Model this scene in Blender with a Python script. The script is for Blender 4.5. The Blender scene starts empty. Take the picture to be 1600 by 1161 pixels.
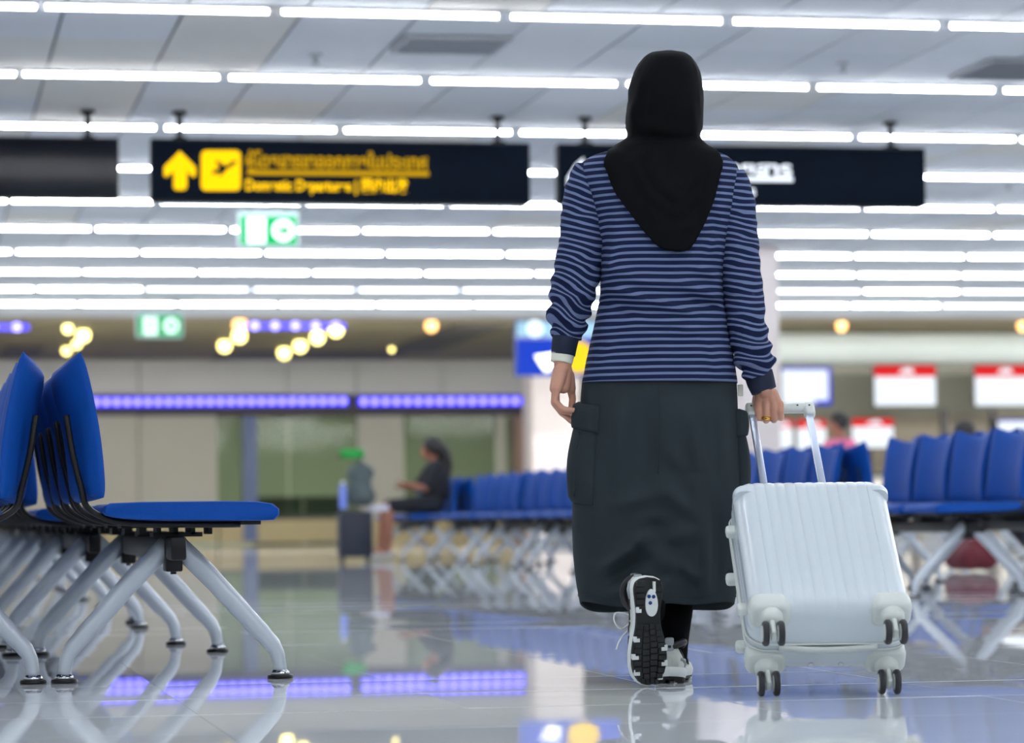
import bpy, bmesh, math, random
from mathutils import Vector, Matrix, noise as mnoise

SC = bpy.context.scene
COL = SC.collection
RND = random.Random(7)
PI = math.pi

# ------------------------------------------------------------------ camera
F_PX = 4700.0            # focal length in pixels of the 1600 px wide frame
CAM_H = 0.42
YAW = math.radians(11.2)
PITCH = math.atan(229.5 / F_PX)
ROLL = 0.012
FWD0 = Vector((math.sin(YAW), math.cos(YAW), 0))
RIGHT0 = Vector((math.cos(YAW), -math.sin(YAW), 0))
FWD = (FWD0 * math.cos(PITCH) + Vector((0, 0, 1)) * math.sin(PITCH)).normalized()
UP0 = RIGHT0.cross(FWD).normalized()
RIGHT = (RIGHT0 * math.cos(ROLL) - UP0 * math.sin(ROLL)).normalized()
UP = RIGHT.cross(FWD).normalized()
CAM = Vector((0, 0, CAM_H))
cd = bpy.data.cameras.new('camera')
cam = bpy.data.objects.new('camera', cd)
COL.objects.link(cam)
cam.matrix_world = Matrix(((RIGHT.x, UP.x, -FWD.x, CAM.x), (RIGHT.y, UP.y, -FWD.y, CAM.y),
                           (RIGHT.z, UP.z, -FWD.z, CAM.z), (0, 0, 0, 1)))
cd.sensor_fit = 'HORIZONTAL'
cd.sensor_width = 36
cd.lens = 36 * F_PX / 1600
cd.clip_end = 300
cd.dof.use_dof = True
cd.dof.focus_distance = 7.6
cd.dof.aperture_fstop = 3.6
SC.camera = cam

# ------------------------------------------------------------------ world and exposure
w = bpy.data.worlds.new('world')
SC.world = w
w.use_nodes = True
bg = w.node_tree.nodes['Background']
bg.inputs[0].default_value = (0.80, 0.86, 1.0, 1)
bg.inputs[1].default_value = 0.25
SC.view_settings.view_transform = 'Standard'
SC.view_settings.look = 'None'
SC.view_settings.gamma = 1.0
SC.view_settings.exposure = 0.0
TUBE_STRENGTH = 50.0
try:
    SC.cycles.use_denoising = True
    SC.cycles.max_bounces = 8
    SC.cycles.diffuse_bounces = 4
    SC.cycles.glossy_bounces = 4
    SC.cycles.sample_clamp_indirect = 6.0
except Exception:
    pass


def ray(px, py):
    return (RIGHT * ((px - 800) / F_PX) + UP * ((580.5 - py) / F_PX) + FWD)


def P(px, py, dc):          # point seen at a pixel, at an axial distance
    return CAM + ray(px, py) * dc


def PY(px, py, Y):          # point seen at a pixel, in the plane y = Y
    r = ray(px, py)
    return CAM + r * (Y / r.y)


def PZ(px, py, Z):          # point seen at a pixel, at height Z
    r = ray(px, py)
    return CAM + r * ((Z - CAM_H) / r.z)


# ------------------------------------------------------------------ materials
MATS = {}


def srgb(c):
    def f(v):
        v /= 255.0
        return v / 12.92 if v <= 0.04045 else ((v + 0.055) / 1.055) ** 2.4
    return (f(c[0]), f(c[1]), f(c[2]), 1)


def mat(name, rgb, rough=0.5, metal=0.0, spec=0.5, var=0.06, scale=8.0, bump=0.0, bscale=60.0, coat=0.0, sheen=0.0):
    if name in MATS:
        return MATS[name]
    m = bpy.data.materials.new(name)
    m.use_nodes = True
    nt = m.node_tree
    b = nt.nodes['Principled BSDF']
    b.inputs['Roughness'].default_value = rough
    b.inputs['Metallic'].default_value = metal
    b.inputs['Specular IOR Level'].default_value = spec
    if coat:
        b.inputs['Coat Weight'].default_value = coat
        b.inputs['Coat Roughness'].default_value = 0.08
    if sheen:
        b.inputs['Sheen Weight'].default_value = sheen
        b.inputs['Sheen Roughness'].default_value = 0.4
    tc = nt.nodes.new('ShaderNodeTexCoord')
    n = nt.nodes.new('ShaderNodeTexNoise')
    n.inputs['Scale'].default_value = scale
    n.inputs['Detail'].default_value = 3
    nt.links.new(tc.outputs['Object'], n.inputs['Vector'])
    mx = nt.nodes.new('ShaderNodeMix')
    mx.data_type = 'RGBA'
    c = srgb(rgb)
    mx.inputs[6].default_value = tuple(max(0, v * (1 - var)) for v in c[:3]) + (1,)
    mx.inputs[7].default_value = tuple(min(1, v * (1 + var)) for v in c[:3]) + (1,)
    nt.links.new(n.outputs['Fac'], mx.inputs[0])
    nt.links.new(mx.outputs[2], b.inputs['Base Color'])
    if bump:
        n2 = nt.nodes.new('ShaderNodeTexNoise')
        n2.inputs['Scale'].default_value = bscale
        nt.links.new(tc.outputs['Object'], n2.inputs['Vector'])
        bp = nt.nodes.new('ShaderNodeBump')
        bp.inputs['Strength'].default_value = bump
        bp.inputs['Distance'].default_value = 0.004
        nt.links.new(n2.outputs['Fac'], bp.inputs['Height'])
        nt.links.new(bp.outputs[0], b.inputs['Normal'])
    MATS[name] = m
    return m


def emis(name, rgb, strength, body=(240, 240, 240)):
    if name in MATS:
        return MATS[name]
    m = bpy.data.materials.new(name)
    m.use_nodes = True
    b = m.node_tree.nodes['Principled BSDF']
    b.inputs['Base Color'].default_value = srgb(body)
    b.inputs['Emission Color'].default_value = srgb(rgb)
    b.inputs['Emission Strength'].default_value = strength
    b.inputs['Roughness'].default_value = 0.8
    b.inputs['Specular IOR Level'].default_value = 0.1
    MATS[name] = m
    return m


def glass(name, rgb, mixv=0.25):
    if name in MATS:
        return MATS[name]
    m = bpy.data.materials.new(name)
    m.use_nodes = True
    nt = m.node_tree
    nt.nodes.clear()
    o = nt.nodes.new('ShaderNodeOutputMaterial')
    t = nt.nodes.new('ShaderNodeBsdfTransparent')
    t.inputs[0].default_value = srgb(rgb)
    g = nt.nodes.new('ShaderNodeBsdfGlossy')
    g.inputs['Roughness'].default_value = 0.05
    x = nt.nodes.new('ShaderNodeMixShader')
    x.inputs[0].default_value = mixv
    nt.links.new(t.outputs[0], x.inputs[1])
    nt.links.new(g.outputs[0], x.inputs[2])
    nt.links.new(x.outputs[0], o.inputs[0])
    MATS[name] = m
    return m


# ------------------------------------------------------------------ mesh helpers
class MB:
    def __init__(self):
        self.v, self.f = [], []

    def add(self, vs, fs):
        n = len(self.v)
        self.v += [Vector(p) for p in vs]
        self.f += [tuple(i + n for i in f) for f in fs]
        return self

    def box(self, c, s, rot=None):
        hx, hy, hz = s[0] / 2, s[1] / 2, s[2] / 2
        vs = [Vector((x, y, z)) for z in (-hz, hz) for x, y in ((-hx, -hy), (hx, -hy), (hx, hy), (-hx, hy))]
        if rot:
            vs = [rot @ p for p in vs]
        vs = [p + Vector(c) for p in vs]
        return self.add(vs, [(3, 2, 1, 0), (4, 5, 6, 7), (0, 1, 5, 4), (1, 2, 6, 5), (2, 3, 7, 6), (3, 0, 4, 7)])

    def span(self, x0, x1, y0, y1, z0, z1):
        return self.box(((x0 + x1) / 2, (y0 + y1) / 2, (z0 + z1) / 2), (abs(x1 - x0), abs(y1 - y0), abs(z1 - z0)))

    def rbox(self, c, s, r=0.01, n=3, rot=None):
        """box with all vertical/horizontal edges rounded (superellipsoid-like ring loft)"""
        hx, hy, hz = s[0] / 2, s[1] / 2, s[2] / 2
        r = min(r, hx, hy, hz)
        rings = []
        prof = [(r * (1 - math.cos(a)), r * (1 - math.sin(a))) for a in [PI / 2 * i / n for i in range(n + 1)]]
        zs = [(-hz + q[0], q[1]) for q in prof] + [(hz - q[0], q[1]) for q in reversed(prof)]
        # q[0]: height from end 0..r ; q[1]: inset r..0
        for z, ins in zs:
            ring = []
            rr = max(r - ins, 1e-4)
            for k, (sx, sy) in enumerate(((1, 1), (-1, 1), (-1, -1), (1, -1))):
                for i in range(n + 1):
                    a = PI / 2 * k + PI / 2 * i / n
                    ring.append(Vector((sx * (hx - r) + math.cos(a) * rr, sy * (hy - r) + math.sin(a) * rr, z)))
            rings.append(ring)
        if rot:
            rings = [[rot @ p for p in R] for R in rings]
        rings = [[p + Vector(c) for p in R] for R in rings]
        return self.loft(rings, True, True)

    def loft(self, rings, cap0=False, cap1=False, closed=True):
        n = len(rings[0])
        base = len(self.v)
        for R in rings:
            self.v += [Vector(p) for p in R]
        for i in range(len(rings) - 1):
            for j in range(n if closed else n - 1):
                k = (j + 1) % n
                self.f.append((base + i * n + j, base + i * n + k, base + (i + 1) * n + k, base + (i + 1) * n + j))
        if cap0:
            self.f.append(tuple(base + j for j in reversed(range(n))))
        if cap1:
            self.f.append(tuple(base + (len(rings) - 1) * n + j for j in range(n)))
        return self

    def tube(self, pts, rad, seg=10, caps=True, flat=1.0):
        pts = [Vector(p) for p in pts]
        if not isinstance(rad, (list, tuple)):
            rad = [rad] * len(pts)
        rings = []
        ref = None
        for i, p in enumerate(pts):
            a = pts[max(i - 1, 0)]
            b = pts[min(i + 1, len(pts) - 1)]
            t = (b - a).normalized()
            if ref is None:
                ref = Vector((1, 0, 0)) if abs(t.x) < 0.8 else Vector((0, 1, 0))
            u = (ref - t * ref.dot(t)).normalized()
            ref = u
            w_ = t.cross(u)
            rings.append([p + (u * math.cos(2 * PI * j / seg) + w_ * math.sin(2 * PI * j / seg) * flat) * rad[i] for j in range(seg)])
        return self.loft(rings, caps, caps)

    def lathe(self, c, prof, seg=20, axis='z'):
        rings = []
        for r, h in prof:
            ring = []
            for j in range(seg):
                a = 2 * PI * j / seg
                if axis == 'z':
                    q = Vector((r * math.cos(a), r * math.sin(a), h))
                elif axis == 'x':
                    q = Vector((h, r * math.cos(a), r * math.sin(a)))
                else:
                    q = Vector((r * math.sin(a), h, r * math.cos(a)))
                ring.append(q + Vector(c))
            rings.append(ring)
        return self.loft(rings, True, True)

    def prism(self, outline, y0, y1):
        """outline of (x, z) points extruded along y"""
        a = [Vector((x, y0, z)) for x, z in outline]
        b = [Vector((x, y1, z)) for x, z in outline]
        return self.loft([a, b], True, True)

    def sphere(self, c, r, seg=16, rings=10):
        c = Vector(c)
        r = Vector(r) if hasattr(r, '__len__') else Vector((r, r, r))
        R = []
        for i in range(rings + 1):
            a = PI * i / rings
            s = max(math.sin(a), 1e-3)
            R.append([c + Vector((r.x * s * math.cos(2 * PI * j / seg), r.y * s * math.sin(2 * PI * j / seg), -r.z * math.cos(a))) for j in range(seg)])
        return self.loft(R, True, True)

    def capsule(self, a, ra, b, rb, seg=14):
        a, b = Vector(a), Vector(b)
        d = b - a
        n = max(2, int(d.length / max(min(ra, rb), 1e-4)) + 1)
        self.tube([a + d * (i / n) for i in range(n + 1)], [ra + (rb - ra) * i / n for i in range(n + 1)], seg)
        self.sphere(a, ra, seg, 8)
        self.sphere(b, rb, seg, 8)
        return self

    def build(self, name, material, parent=None, smooth=False, fix=True):
        me = bpy.data.meshes.new(name)
        me.from_pydata([tuple(p) for p in self.v], [], self.f)
        if fix:
            bm = bmesh.new()
            bm.from_mesh(me)
            bmesh.ops.recalc_face_normals(bm, faces=bm.faces)
            bm.to_mesh(me)
            bm.free()
        me.materials.append(material)
        if smooth:
            shade(me, smooth)
        o = bpy.data.objects.new(name, me)
        COL.objects.link(o)
        if parent is not None:
            o.parent = parent
        return o


def shade(me, smooth):
    for p in me.polygons:
        p.use_smooth = True
    if smooth is not True:      # angle in degrees: mark sharp edges
        bm = bmesh.new()
        bm.from_mesh(me)
        lim = math.radians(smooth)
        for e in bm.edges:
            if len(e.link_faces) == 2 and e.calc_face_angle(0) > lim:
                e.smooth = False
        bm.to_mesh(me)
        bm.free()


def remeshed(mb, name, voxel, material, parent=None, smooth_iter=6):
    o = mb.build(name + '_tmp', material)
    r = o.modifiers.new('r', 'REMESH')
    r.mode = 'VOXEL'
    r.voxel_size = voxel
    s = o.modifiers.new('s', 'SMOOTH')
    s.iterations = smooth_iter
    s.factor = 0.5
    bpy.context.view_layer.update()
    dg = bpy.context.evaluated_depsgraph_get()
    me = bpy.data.meshes.new_from_object(o.evaluated_get(dg))
    old = o.data
    bpy.data.objects.remove(o)
    bpy.data.meshes.remove(old)
    me.name = name
    for p in me.polygons:
        p.use_smooth = True
    if not me.materials:
        me.materials.append(material)
    ob = bpy.data.objects.new(name, me)
    COL.objects.link(ob)
    if parent is not None:
        ob.parent = parent
    return ob


def tag(o, label=None, cat=None, group=None, kind=None):
    if label:
        o['label'] = label
    if cat:
        o['category'] = cat
    if group:
        o['group'] = group
    if kind:
        o['kind'] = kind
    return o


def empty(name, loc=(0, 0, 0), rz=0.0):
    o = bpy.data.objects.new(name, None)
    o.empty_display_size = 0.1
    o.location = loc
    o.rotation_euler = (0, 0, rz)
    COL.objects.link(o)
    return o


def kids(o):
    return [c for c in bpy.data.objects if c.parent == o]


def copy_tree(o, parent=None, tree=None):
    c = o.copy()
    COL.objects.link(c)
    c.parent = parent
    for ch in (tree or {}).get(o.name, []):
        copy_tree(ch, c, tree)
    return c


def tree_of(root):
    t = {}
    for c in bpy.data.objects:
        if c.parent is not None:
            t.setdefault(c.parent.name, []).append(c)
    return t


def text_mesh(body, size, name, material, parent=None, width=None, bold=0.0):
    cu = bpy.data.curves.new(name, 'FONT')
    cu.body = body
    cu.size = size
    cu.extrude = 0.002
    cu.offset = bold
    cu.align_x = 'LEFT'
    o = bpy.data.objects.new(name + '_tmp', cu)
    COL.objects.link(o)
    bpy.context.view_layer.update()
    dg = bpy.context.evaluated_depsgraph_get()
    me = bpy.data.meshes.new_from_object(o.evaluated_get(dg))
    bpy.data.objects.remove(o)
    xs = [v.co.x for v in me.vertices] or [0, 1]
    k = (width / (max(xs) - min(xs))) if width else 1.0
    x0 = min(xs)
    for v in me.vertices:                       # stand the text upright, facing -Y
        x, y, z = v.co
        v.co = Vector(((x - x0) * k, -z, y))
    me.materials.clear()
    me.materials.append(material)
    ob = bpy.data.objects.new(name, me)
    COL.objects.link(ob)
    if parent is not None:
        ob.parent = parent
    return ob

# ================================================================== the hall
H = 3.17                       # ceiling height
ROW0, ROWS = 15.92, 2.41       # first light row in view and spacing
X_L, X_R, Y_B, Y_C, Y_F = -3.2, 24.0, -4.0, 40.2, 54.0   # side walls, rear, end of white ceiling, far facade

M_FLOOR = mat('polished_floor_tile', (226, 231, 236), rough=0.016, spec=0.24, var=0.05, scale=2.2)
M_JOINT = mat('tile_joint', (176, 182, 190), rough=0.4)
M_PANEL = [mat('ceiling_panel_%d' % i, c, rough=0.8, spec=0.1, var=0.03, scale=0.8)
           for i, c in enumerate(((196, 200, 204), (188, 193, 198), (203, 207, 211), (196, 195, 190)))]
M_CEIL = mat('ceiling_white', (194, 198, 202), rough=0.8, spec=0.1, var=0.03, scale=0.7)
M_GRID = mat('ceiling_grid_gap', (70, 74, 80), rough=0.9)
M_WALL = mat('wall_paint', (196, 198, 196), rough=0.7, var=0.03, scale=0.5)
M_FACADE = mat('facade_panel', (196, 196, 193), rough=0.5, var=0.04, scale=0.6)
M_BEIGE = mat('facade_beige', (184, 181, 168), rough=0.5, var=0.05, scale=0.6)
M_BROWN = mat('brown_soffit', (122, 112, 84), rough=0.7, var=0.25, scale=0.35)
M_DARKB = mat('dark_soffit_and_shadow', (70, 66, 60), rough=0.7)  # also colours the shadow line drawn under the far fascia
M_COLUMN = mat('column_render', (206, 198, 197), rough=0.5, var=0.03)
M_SAGE = mat('back_office_wall', (182, 180, 166), rough=0.7, var=0.08, scale=0.6)
M_DARK = mat('dark_counter', (46, 52, 46), rough=0.5, var=0.2, scale=1.5)
M_PLINTH = mat('plinth_stone', (176, 160, 116), rough=0.4, var=0.12, scale=1.0)
M_BLUEP = mat('blue_post', (78, 96, 140), rough=0.4)
M_BPLASTIC = mat('black_plastic', (16, 17, 19), rough=0.45)
M_CHROME = mat('chrome', (200, 202, 205), rough=0.15, metal=1.0)
M_WHITEP = mat('white_plastic', (226, 230, 228), rough=0.35)
M_PANE = glass('green_glass', (212, 220, 208), 0.010)

# ---- floor: 0.6 m polished tiles near the camera, one slab beyond
TS = 0.6
TX0, TX1, TY0, TY1 = -1.2, 7.2, 4.2, 16.8
fl = MB().span(X_L, X_R, Y_B, 60, -0.12, -0.012).build('floor', M_JOINT)
tag(fl, 'polished pale grey tiled floor of the terminal hall', None, None, 'structure')
far = MB()
far.span(X_L, X_R, TY1, 60, -0.012, 0).span(X_L, X_R, Y_B, TY0, -0.012, 0)
far.span(X_L, TX0, TY0, TY1, -0.012, 0).span(TX1, X_R, TY0, TY1, -0.012, 0)
tag(far.build('far_paving', M_FLOOR, fl), None, None, None, 'stuff')
tile_me = MB().box((0, 0, -0.006), (TS - 0.0014, TS - 0.0014, 0.012)).build('tile', M_FLOOR)
tme = tile_me.data
bpy.data.objects.remove(tile_me)
ny, nx = round((TY1 - TY0) / TS), round((TX1 - TX0) / TS)
rowtilt = [RND.gauss(0, 0.0011) for _ in range(ny)]
for j in range(ny):
    for i in range(nx):
        t = bpy.data.objects.new('tile', tme)
        COL.objects.link(t)
        t.parent = fl
        t.location = (TX0 + (i + .5) * TS, TY0 + (j + .5) * TS, 0)
        t.rotation_euler = (rowtilt[j] + RND.gauss(0, 0.0004), RND.gauss(0, 0.0008), 0)

# ---- white ceiling: panels where they can be told apart, plain slab around
PW, PD = 0.641, ROWS / 2
PX0, PX1 = 0.775 - 2 * PW, 0.775 + 19 * PW
PYA, PYB = ROW0 - 2 * PD, ROW0 + 12 * PD
ce = MB()
ce.span(X_L, X_R, Y_B, PYA, H, H + .1).span(X_L, X_R, PYB, Y_C, H, H + .1)
ce.span(X_L, PX0, PYA, PYB, H, H + .1).span(PX1, X_R, PYA, PYB, H, H + .1)
ceil = ce.build('ceiling', M_CEIL)
tag(ceil, 'pale grey panelled terminal ceiling with rows of tube lights', None, None, 'structure')
MB().span(PX0, PX1, PYA, PYB, H + .02, H + .1).build('ceiling_grid', M_GRID, ceil)
pm = []
for k, m_ in enumerate(M_PANEL):
    o = MB().box((0, 0, 0.012), (PW - 0.016, PD - 0.008, 0.02)).build('panel', m_)
    pm.append(o.data)
    bpy.data.objects.remove(o)
npan = 0
for j in range(14):
    for i in range(21):
        X, Y = PX0 + (i + .5) * PW, PYA + (j + .5) * PD
        if X < 0.02 * Y - 1.2 or X > 0.40 * Y + 1.2:
            continue
        o = bpy.data.objects.new('panel', pm[RND.choice((0, 0, 0, 1, 1, 2, 3))])
        COL.objects.link(o)
        o.parent = ceil
        o.location = (X, Y, H)
        npan += 1
fillp = MB()
for j in range(14):
    for i in range(21):
        X, Y = PX0 + (i + .5) * PW, PYA + (j + .5) * PD
        if X < 0.02 * Y - 1.2 or X > 0.40 * Y + 1.2:
            fillp.box((X, Y, H + .012), (PW - 0.016, PD - 0.008, 0.02))
tag(fillp.build('outer_panels', M_CEIL, ceil), None, None, None, 'stuff')

# ---- walls
tag(MB().span(X_L - .2, X_L, Y_B, 60, 0, 4.4).build('wall_left', M_WALL), 'plain pale wall along the left of the hall', None, None, 'structure')
tag(MB().span(X_R, X_R + .2, Y_B, 60, 0, 4.4).build('wall_right', M_WALL), 'plain pale wall along the right of the hall', None, None, 'structure')
tag(MB().span(X_L, X_R, Y_B - .2, Y_B, 0, 4.4).build('wall_rear', M_WALL), 'plain pale wall behind the camera', None, None, 'structure')
tag(MB().span(X_L, X_R, 59.8, 60, 0, 4.4).build('wall_back', M_SAGE), 'sage green wall of the offices behind the far glazing', None, None, 'structure')

# ---- brown soffit beyond the white ceiling, with recessed dark bays
s = MB().span(X_L, X_R, Y_C + .12, 60, 3.36, 3.5)
so = s.build('trim_1', M_BROWN)
tag(so, 'brown soffit with downlights beyond the end of the white ceiling', None, None, 'structure')
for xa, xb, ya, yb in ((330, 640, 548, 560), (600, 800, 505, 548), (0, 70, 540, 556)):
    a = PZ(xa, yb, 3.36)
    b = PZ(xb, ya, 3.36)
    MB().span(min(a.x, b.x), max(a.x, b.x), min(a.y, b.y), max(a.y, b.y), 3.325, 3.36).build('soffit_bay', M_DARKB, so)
tag(MB().span(X_L, X_R, Y_C, Y_C + .12, H - .03, 3.5).build('trim_2', mat('soffit_edge', (150, 138, 126), rough=0.7)),
    'narrow brown edge beam closing the white ceiling', None, None, 'structure')

# ================================================================== tube lights
M_TUBE = emis('tube_glow', (247, 249, 253), TUBE_STRENGTH)
M_TUBE_DIM = emis('tube_glow_dim', (236, 240, 250), TUBE_STRENGTH * 0.12)
M_BATTEN = mat('batten_white', (225, 228, 232), rough=0.5)
TP, TL = 1.25, 1.205


def batten_meshes(L):
    h = MB().rbox((0, 0, -0.009), (L, 0.06, 0.018), 0.004, 2).build('housing', M_BATTEN)
    d = MB()
    prof = [(-0.014, -0.016), (-0.016, -0.026), (-0.012, -0.034), (-0.005, -0.038), (0.005, -0.038), (0.012, -0.034), (0.016, -0.026), (0.014, -0.016)]
    d.loft([[Vector((x, y, z)) for y, z in prof] for x in (-L / 2 + .016, L / 2 - .016)], True, True)
    d = d.build('diffuser', M_TUBE)
    e = MB().box((-L / 2 + .008, 0, -.030), (.016, .05, .030)).build('end_cap', M_BATTEN)
    return h, d, e


hh, dd, ee = batten_meshes(TL)
H_ME, D_ME, E_ME = hh.data, dd.data, ee.data
D_DIM = D_ME.copy()
D_DIM.materials.clear()
D_DIM.materials.append(M_TUBE_DIM)
for o in (hh, dd, ee):
    bpy.data.objects.remove(o)
ORD = ['first', 'second', 'third', 'fourth', 'fifth', 'sixth', 'seventh', 'eighth', 'ninth', 'tenth', 'eleventh', 'twelfth',
       'thirteenth', 'fourteenth', 'fifteenth', 'sixteenth']
phase = [0.632, 0.60, 0.40, 0.15, 0.75, 0.35, 0.95, 0.5, 0.1, 0.7]
dim_at = {(1, 240, 350), (2, 225, 290), (4, 225, 236), (9, 1480, 1600), (9, 705, 745)}


def px_of(p):
    q = Vector(p) - CAM
    d_ = q.dot(FWD)
    return 800 + F_PX * q.dot(RIGHT) / d_, 580.5 - F_PX * q.dot(UP) / d_


def tube_light(X, Y, label, group, dim=False, parts=True):
    r = empty('tube_light', (X, Y, H))
    tag(r, label, 'ceiling light', group)
    for nm, me in (('housing', H_ME), ('diffuser', D_DIM if dim else D_ME)):
        o = bpy.data.objects.new(nm, me)
        COL.objects.link(o)
        o.parent = r
    for sgn in (0, PI):
        o = bpy.data.objects.new('end_cap', E_ME)
        COL.objects.link(o)
        o.parent = r
        o.rotation_euler = (0, 0, sgn)
    return r


def long_light(x0, x1, Y, label):
    L = x1 - x0
    r = empty('linear_light', ((x0 + x1) / 2, Y, H - .002))
    tag(r, label, 'ceiling light', 'continuous light lines outside the picture')
    h, d, e = batten_meshes(L)
    for o in (h, d, e):
        o.parent = r


for k in range(10):
    Y = ROW0 + ROWS * k
    xa, xb = 0.018 * Y - .9, 0.395 * Y + .9
    i0 = math.ceil((xa - phase[k]) / TP)
    vis = []
    i = i0
    while phase[k] + i * TP + TP < xb:
        vis.append(phase[k] + i * TP + TP / 2)
        i += 1
    n = 0
    for X in vis:
        pa = px_of((X - TL / 2, Y, H - .05))[0]
        pb = px_of((X + TL / 2, Y, H - .05))[0]
        inside = pb > 0 and pa < 1600
        dim = (k == 8 and RND.random() < 0.75) or any(kk == k and pa < q1 and pb > q0 for kk, q0, q1 in dim_at if kk in (1, 9)) and k in (9,) and pa > 1440
        if inside:
            lab = '%s tube light from the left edge in the %s ceiling row from the top' % (ORD[n], ORD[k])
            n += 1
        else:
            lab = 'tube light just outside the frame in the %s ceiling row from the top' % ORD[k]
        tube_light(X, Y, lab, 'tube lights of the %s ceiling row' % ORD[k], dim)
    if vis:
        if vis[0] - TP / 2 - (X_L + .3) > 0.6:
            long_light(X_L + .3, vis[0] - TP / 2, Y, 'light line continuing the %s ceiling row to the left wall' % ORD[k])
        long_light(vis[-1] + TP / 2, X_R - 1, Y, 'light line continuing the %s ceiling row to the right wall' % ORD[k])
for k in range(1, 8):
    long_light(X_L + .3, 14.0, ROW0 - ROWS * k, 'light line on the ceiling %s row before the picture begins' % ORD[k - 1])

# ---- ceiling vents, sprinklers
M_VENT = mat('vent_grey', (160, 164, 170), rough=0.6)
M_SLAT = mat('vent_slat', (136, 140, 146), rough=0.5)


def vent(c, sx, sy, label):
    r = empty('ceiling_vent', c)
    tag(r, label, 'vent', 'ceiling air vents')
    MB().box((0, 0, -.004), (sx, sy, .008)).build('backing', M_VENT, r)
    fr = MB()
    for s_ in (-1, 1):
        fr.box((0, s_ * (sy / 2 - .015), -.012), (sx, .03, .02)).box((s_ * (sx / 2 - .015), 0, -.012), (.03, sy - .06, .02))
    fr.build('frame', M_SLAT, r)
    n_ = 8
    for q in range(n_):
        y_ = -sy / 2 + .05 + (sy - .1) * q / (n_ - 1)
        MB().box((0, y_, -.014), (sx - .06, .02, .012), Matrix.Rotation(.5, 3, 'X')).build('slat', M_SLAT, r)


a = PZ(704, 67, H)
vent((a.x, a.y, H), 0.62, 0.58, 'dark grey air vent in ceiling above the yellow departures sign')
a = PZ(1590, 106, H)
vent((a.x, a.y, H), 0.62, 0.8, 'dark air vent in ceiling near the right edge')


def sprinkler(px, py, label):
    a_ = PZ(px, py, H - .04)
    r = empty('sprinkler', (a_.x, a_.y, H))
    tag(r, label, 'sprinkler', 'ceiling sprinklers')
    MB().lathe((0, 0, 0), [(.04, 0), (.04, -.008), (.03, -.014)], 16).build('plate', M_VENT, r, 40)
    MB().lathe((0, 0, 0), [(.014, -.012), (.014, -.05), (.026, -.055), (.026, -.06)], 12).build('nozzle', M_SLAT, r, 40)


sprinkler(493, 95, 'small ceiling sprinkler above the arrow of the departures sign')
sprinkler(1317, 108, 'small ceiling sprinkler right of the black headscarf')
sprinkler(1576, 293, 'small ceiling sprinkler right of the right hanging sign')

# ================================================================== hanging signs
M_SIGN = mat('sign_navy', (6, 16, 28), rough=0.6, spec=0.05, var=0.15, scale=3)
M_SIGN2 = mat('sign_gloss_navy', (4, 8, 20), rough=0.25, spec=0.22, var=0.2, scale=2)
M_YEL = emis('sign_yellow', (255, 196, 0), 0.55, (255, 200, 0))
M_YEL2 = emis('sign_yellow_dark', (200, 150, 0), 0.30, (190, 145, 0))
M_WHITE_L = emis('sign_white', (235, 240, 245), 0.6, (235, 240, 245))
M_ROD = mat('black_rod', (8, 9, 12), rough=0.5, spec=.2)
SY = 20.05


def sign(px0, px1, pt, pb, label, m_, rods):
    a_, b_ = PY(px0, pb, SY), PY(px1, pt, SY)
    zt, zb = PY((px0 + px1) / 2, pt, SY).z, PY((px0 + px1) / 2, pb, SY).z
    r = empty('hanging_sign', ((a_.x + b_.x) / 2, SY, zb))
    tag(r, label, 'sign', 'dark signs hanging from the ceiling')
    L = b_.x - a_.x
    hgt = zt - zb
    MB().rbox((0, .06, hgt / 2), (L, .12, hgt), .012, 2).build('panel', m_, r, 40)
    fr = MB()
    for z_ in (.006, hgt - .006):
        fr.box((0, -.002, z_), (L - .02, .008, .012))
    fr.build('edge_trim', M_ROD, r)
    for px_ in rods:
        x_ = PY(px_, pt, SY).x - r.location.x
        rd = MB().tube([(x_, .06, hgt - .01), (x_, .06, H - zb - .02)], .019, 10)
        rd.box((x_, .06, hgt + .008), (.09, .09, .016)).lathe((x_, .06, H - zb), [(.05, 0), (.05, -.02), (.02, -.03)], 12)
        rd.build('rod', M_ROD, r, 40)
    r['x0'] = a_.x
    return r, hgt


def on_sign(r, px, py):
    q = PY(px, py, SY - .002)
    return q.x - r.location.x, q.z - r.location.z


sg0, _ = sign(-260, 186, 213, 309, 'blank glossy navy hanging sign at the left edge', M_SIGN2, (138, -200))
sg1, sh = sign(236, 828, 220, 317, 'dark hanging sign with yellow arrow and departures lettering', M_SIGN, (282, 780))
sg2, _ = sign(873, 1446, 228, 322, 'dark hanging sign with white lettering behind the headscarf', M_SIGN, (917, 1396))
del sg0['x0'], sg1['x0'], sg2['x0']


def plate(r, pts, name, m_, y=-.006, th=.006):
    q = [on_sign(r, *p) for p in pts]
    return MB().prism(q, y, y + th).build(name, m_, r)


plate(sg1, [(281, 236), (306, 261), (306, 274), (302, 277), (292, 268), (292, 293), (288, 297), (275, 297), (271, 293), (271, 268), (260, 277), (256, 274), (256, 261)], 'arrow', M_YEL)
rr = []
for cx, cy, a0 in ((368, 243, -90), (368, 290, 0), (322, 290, 90), (322, 243, 180)):
    for q in range(5):
        t = math.radians(a0 + 90 * q / 4)
        rr.append((cx + 8 * math.cos(t), cy + 8 * math.sin(t)))
pic = plate(sg1, rr, 'pictogram_square', M_YEL)
plate(sg1, [(330, 272), (334, 266), (343, 262), (336, 252), (341, 252), (352, 259), (366, 251), (370, 252), (368, 256), (355, 264), (345, 275), (341, 275), (344, 268), (337, 272)],
      'aeroplane_symbol', M_SIGN, -.010, .006)


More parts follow.
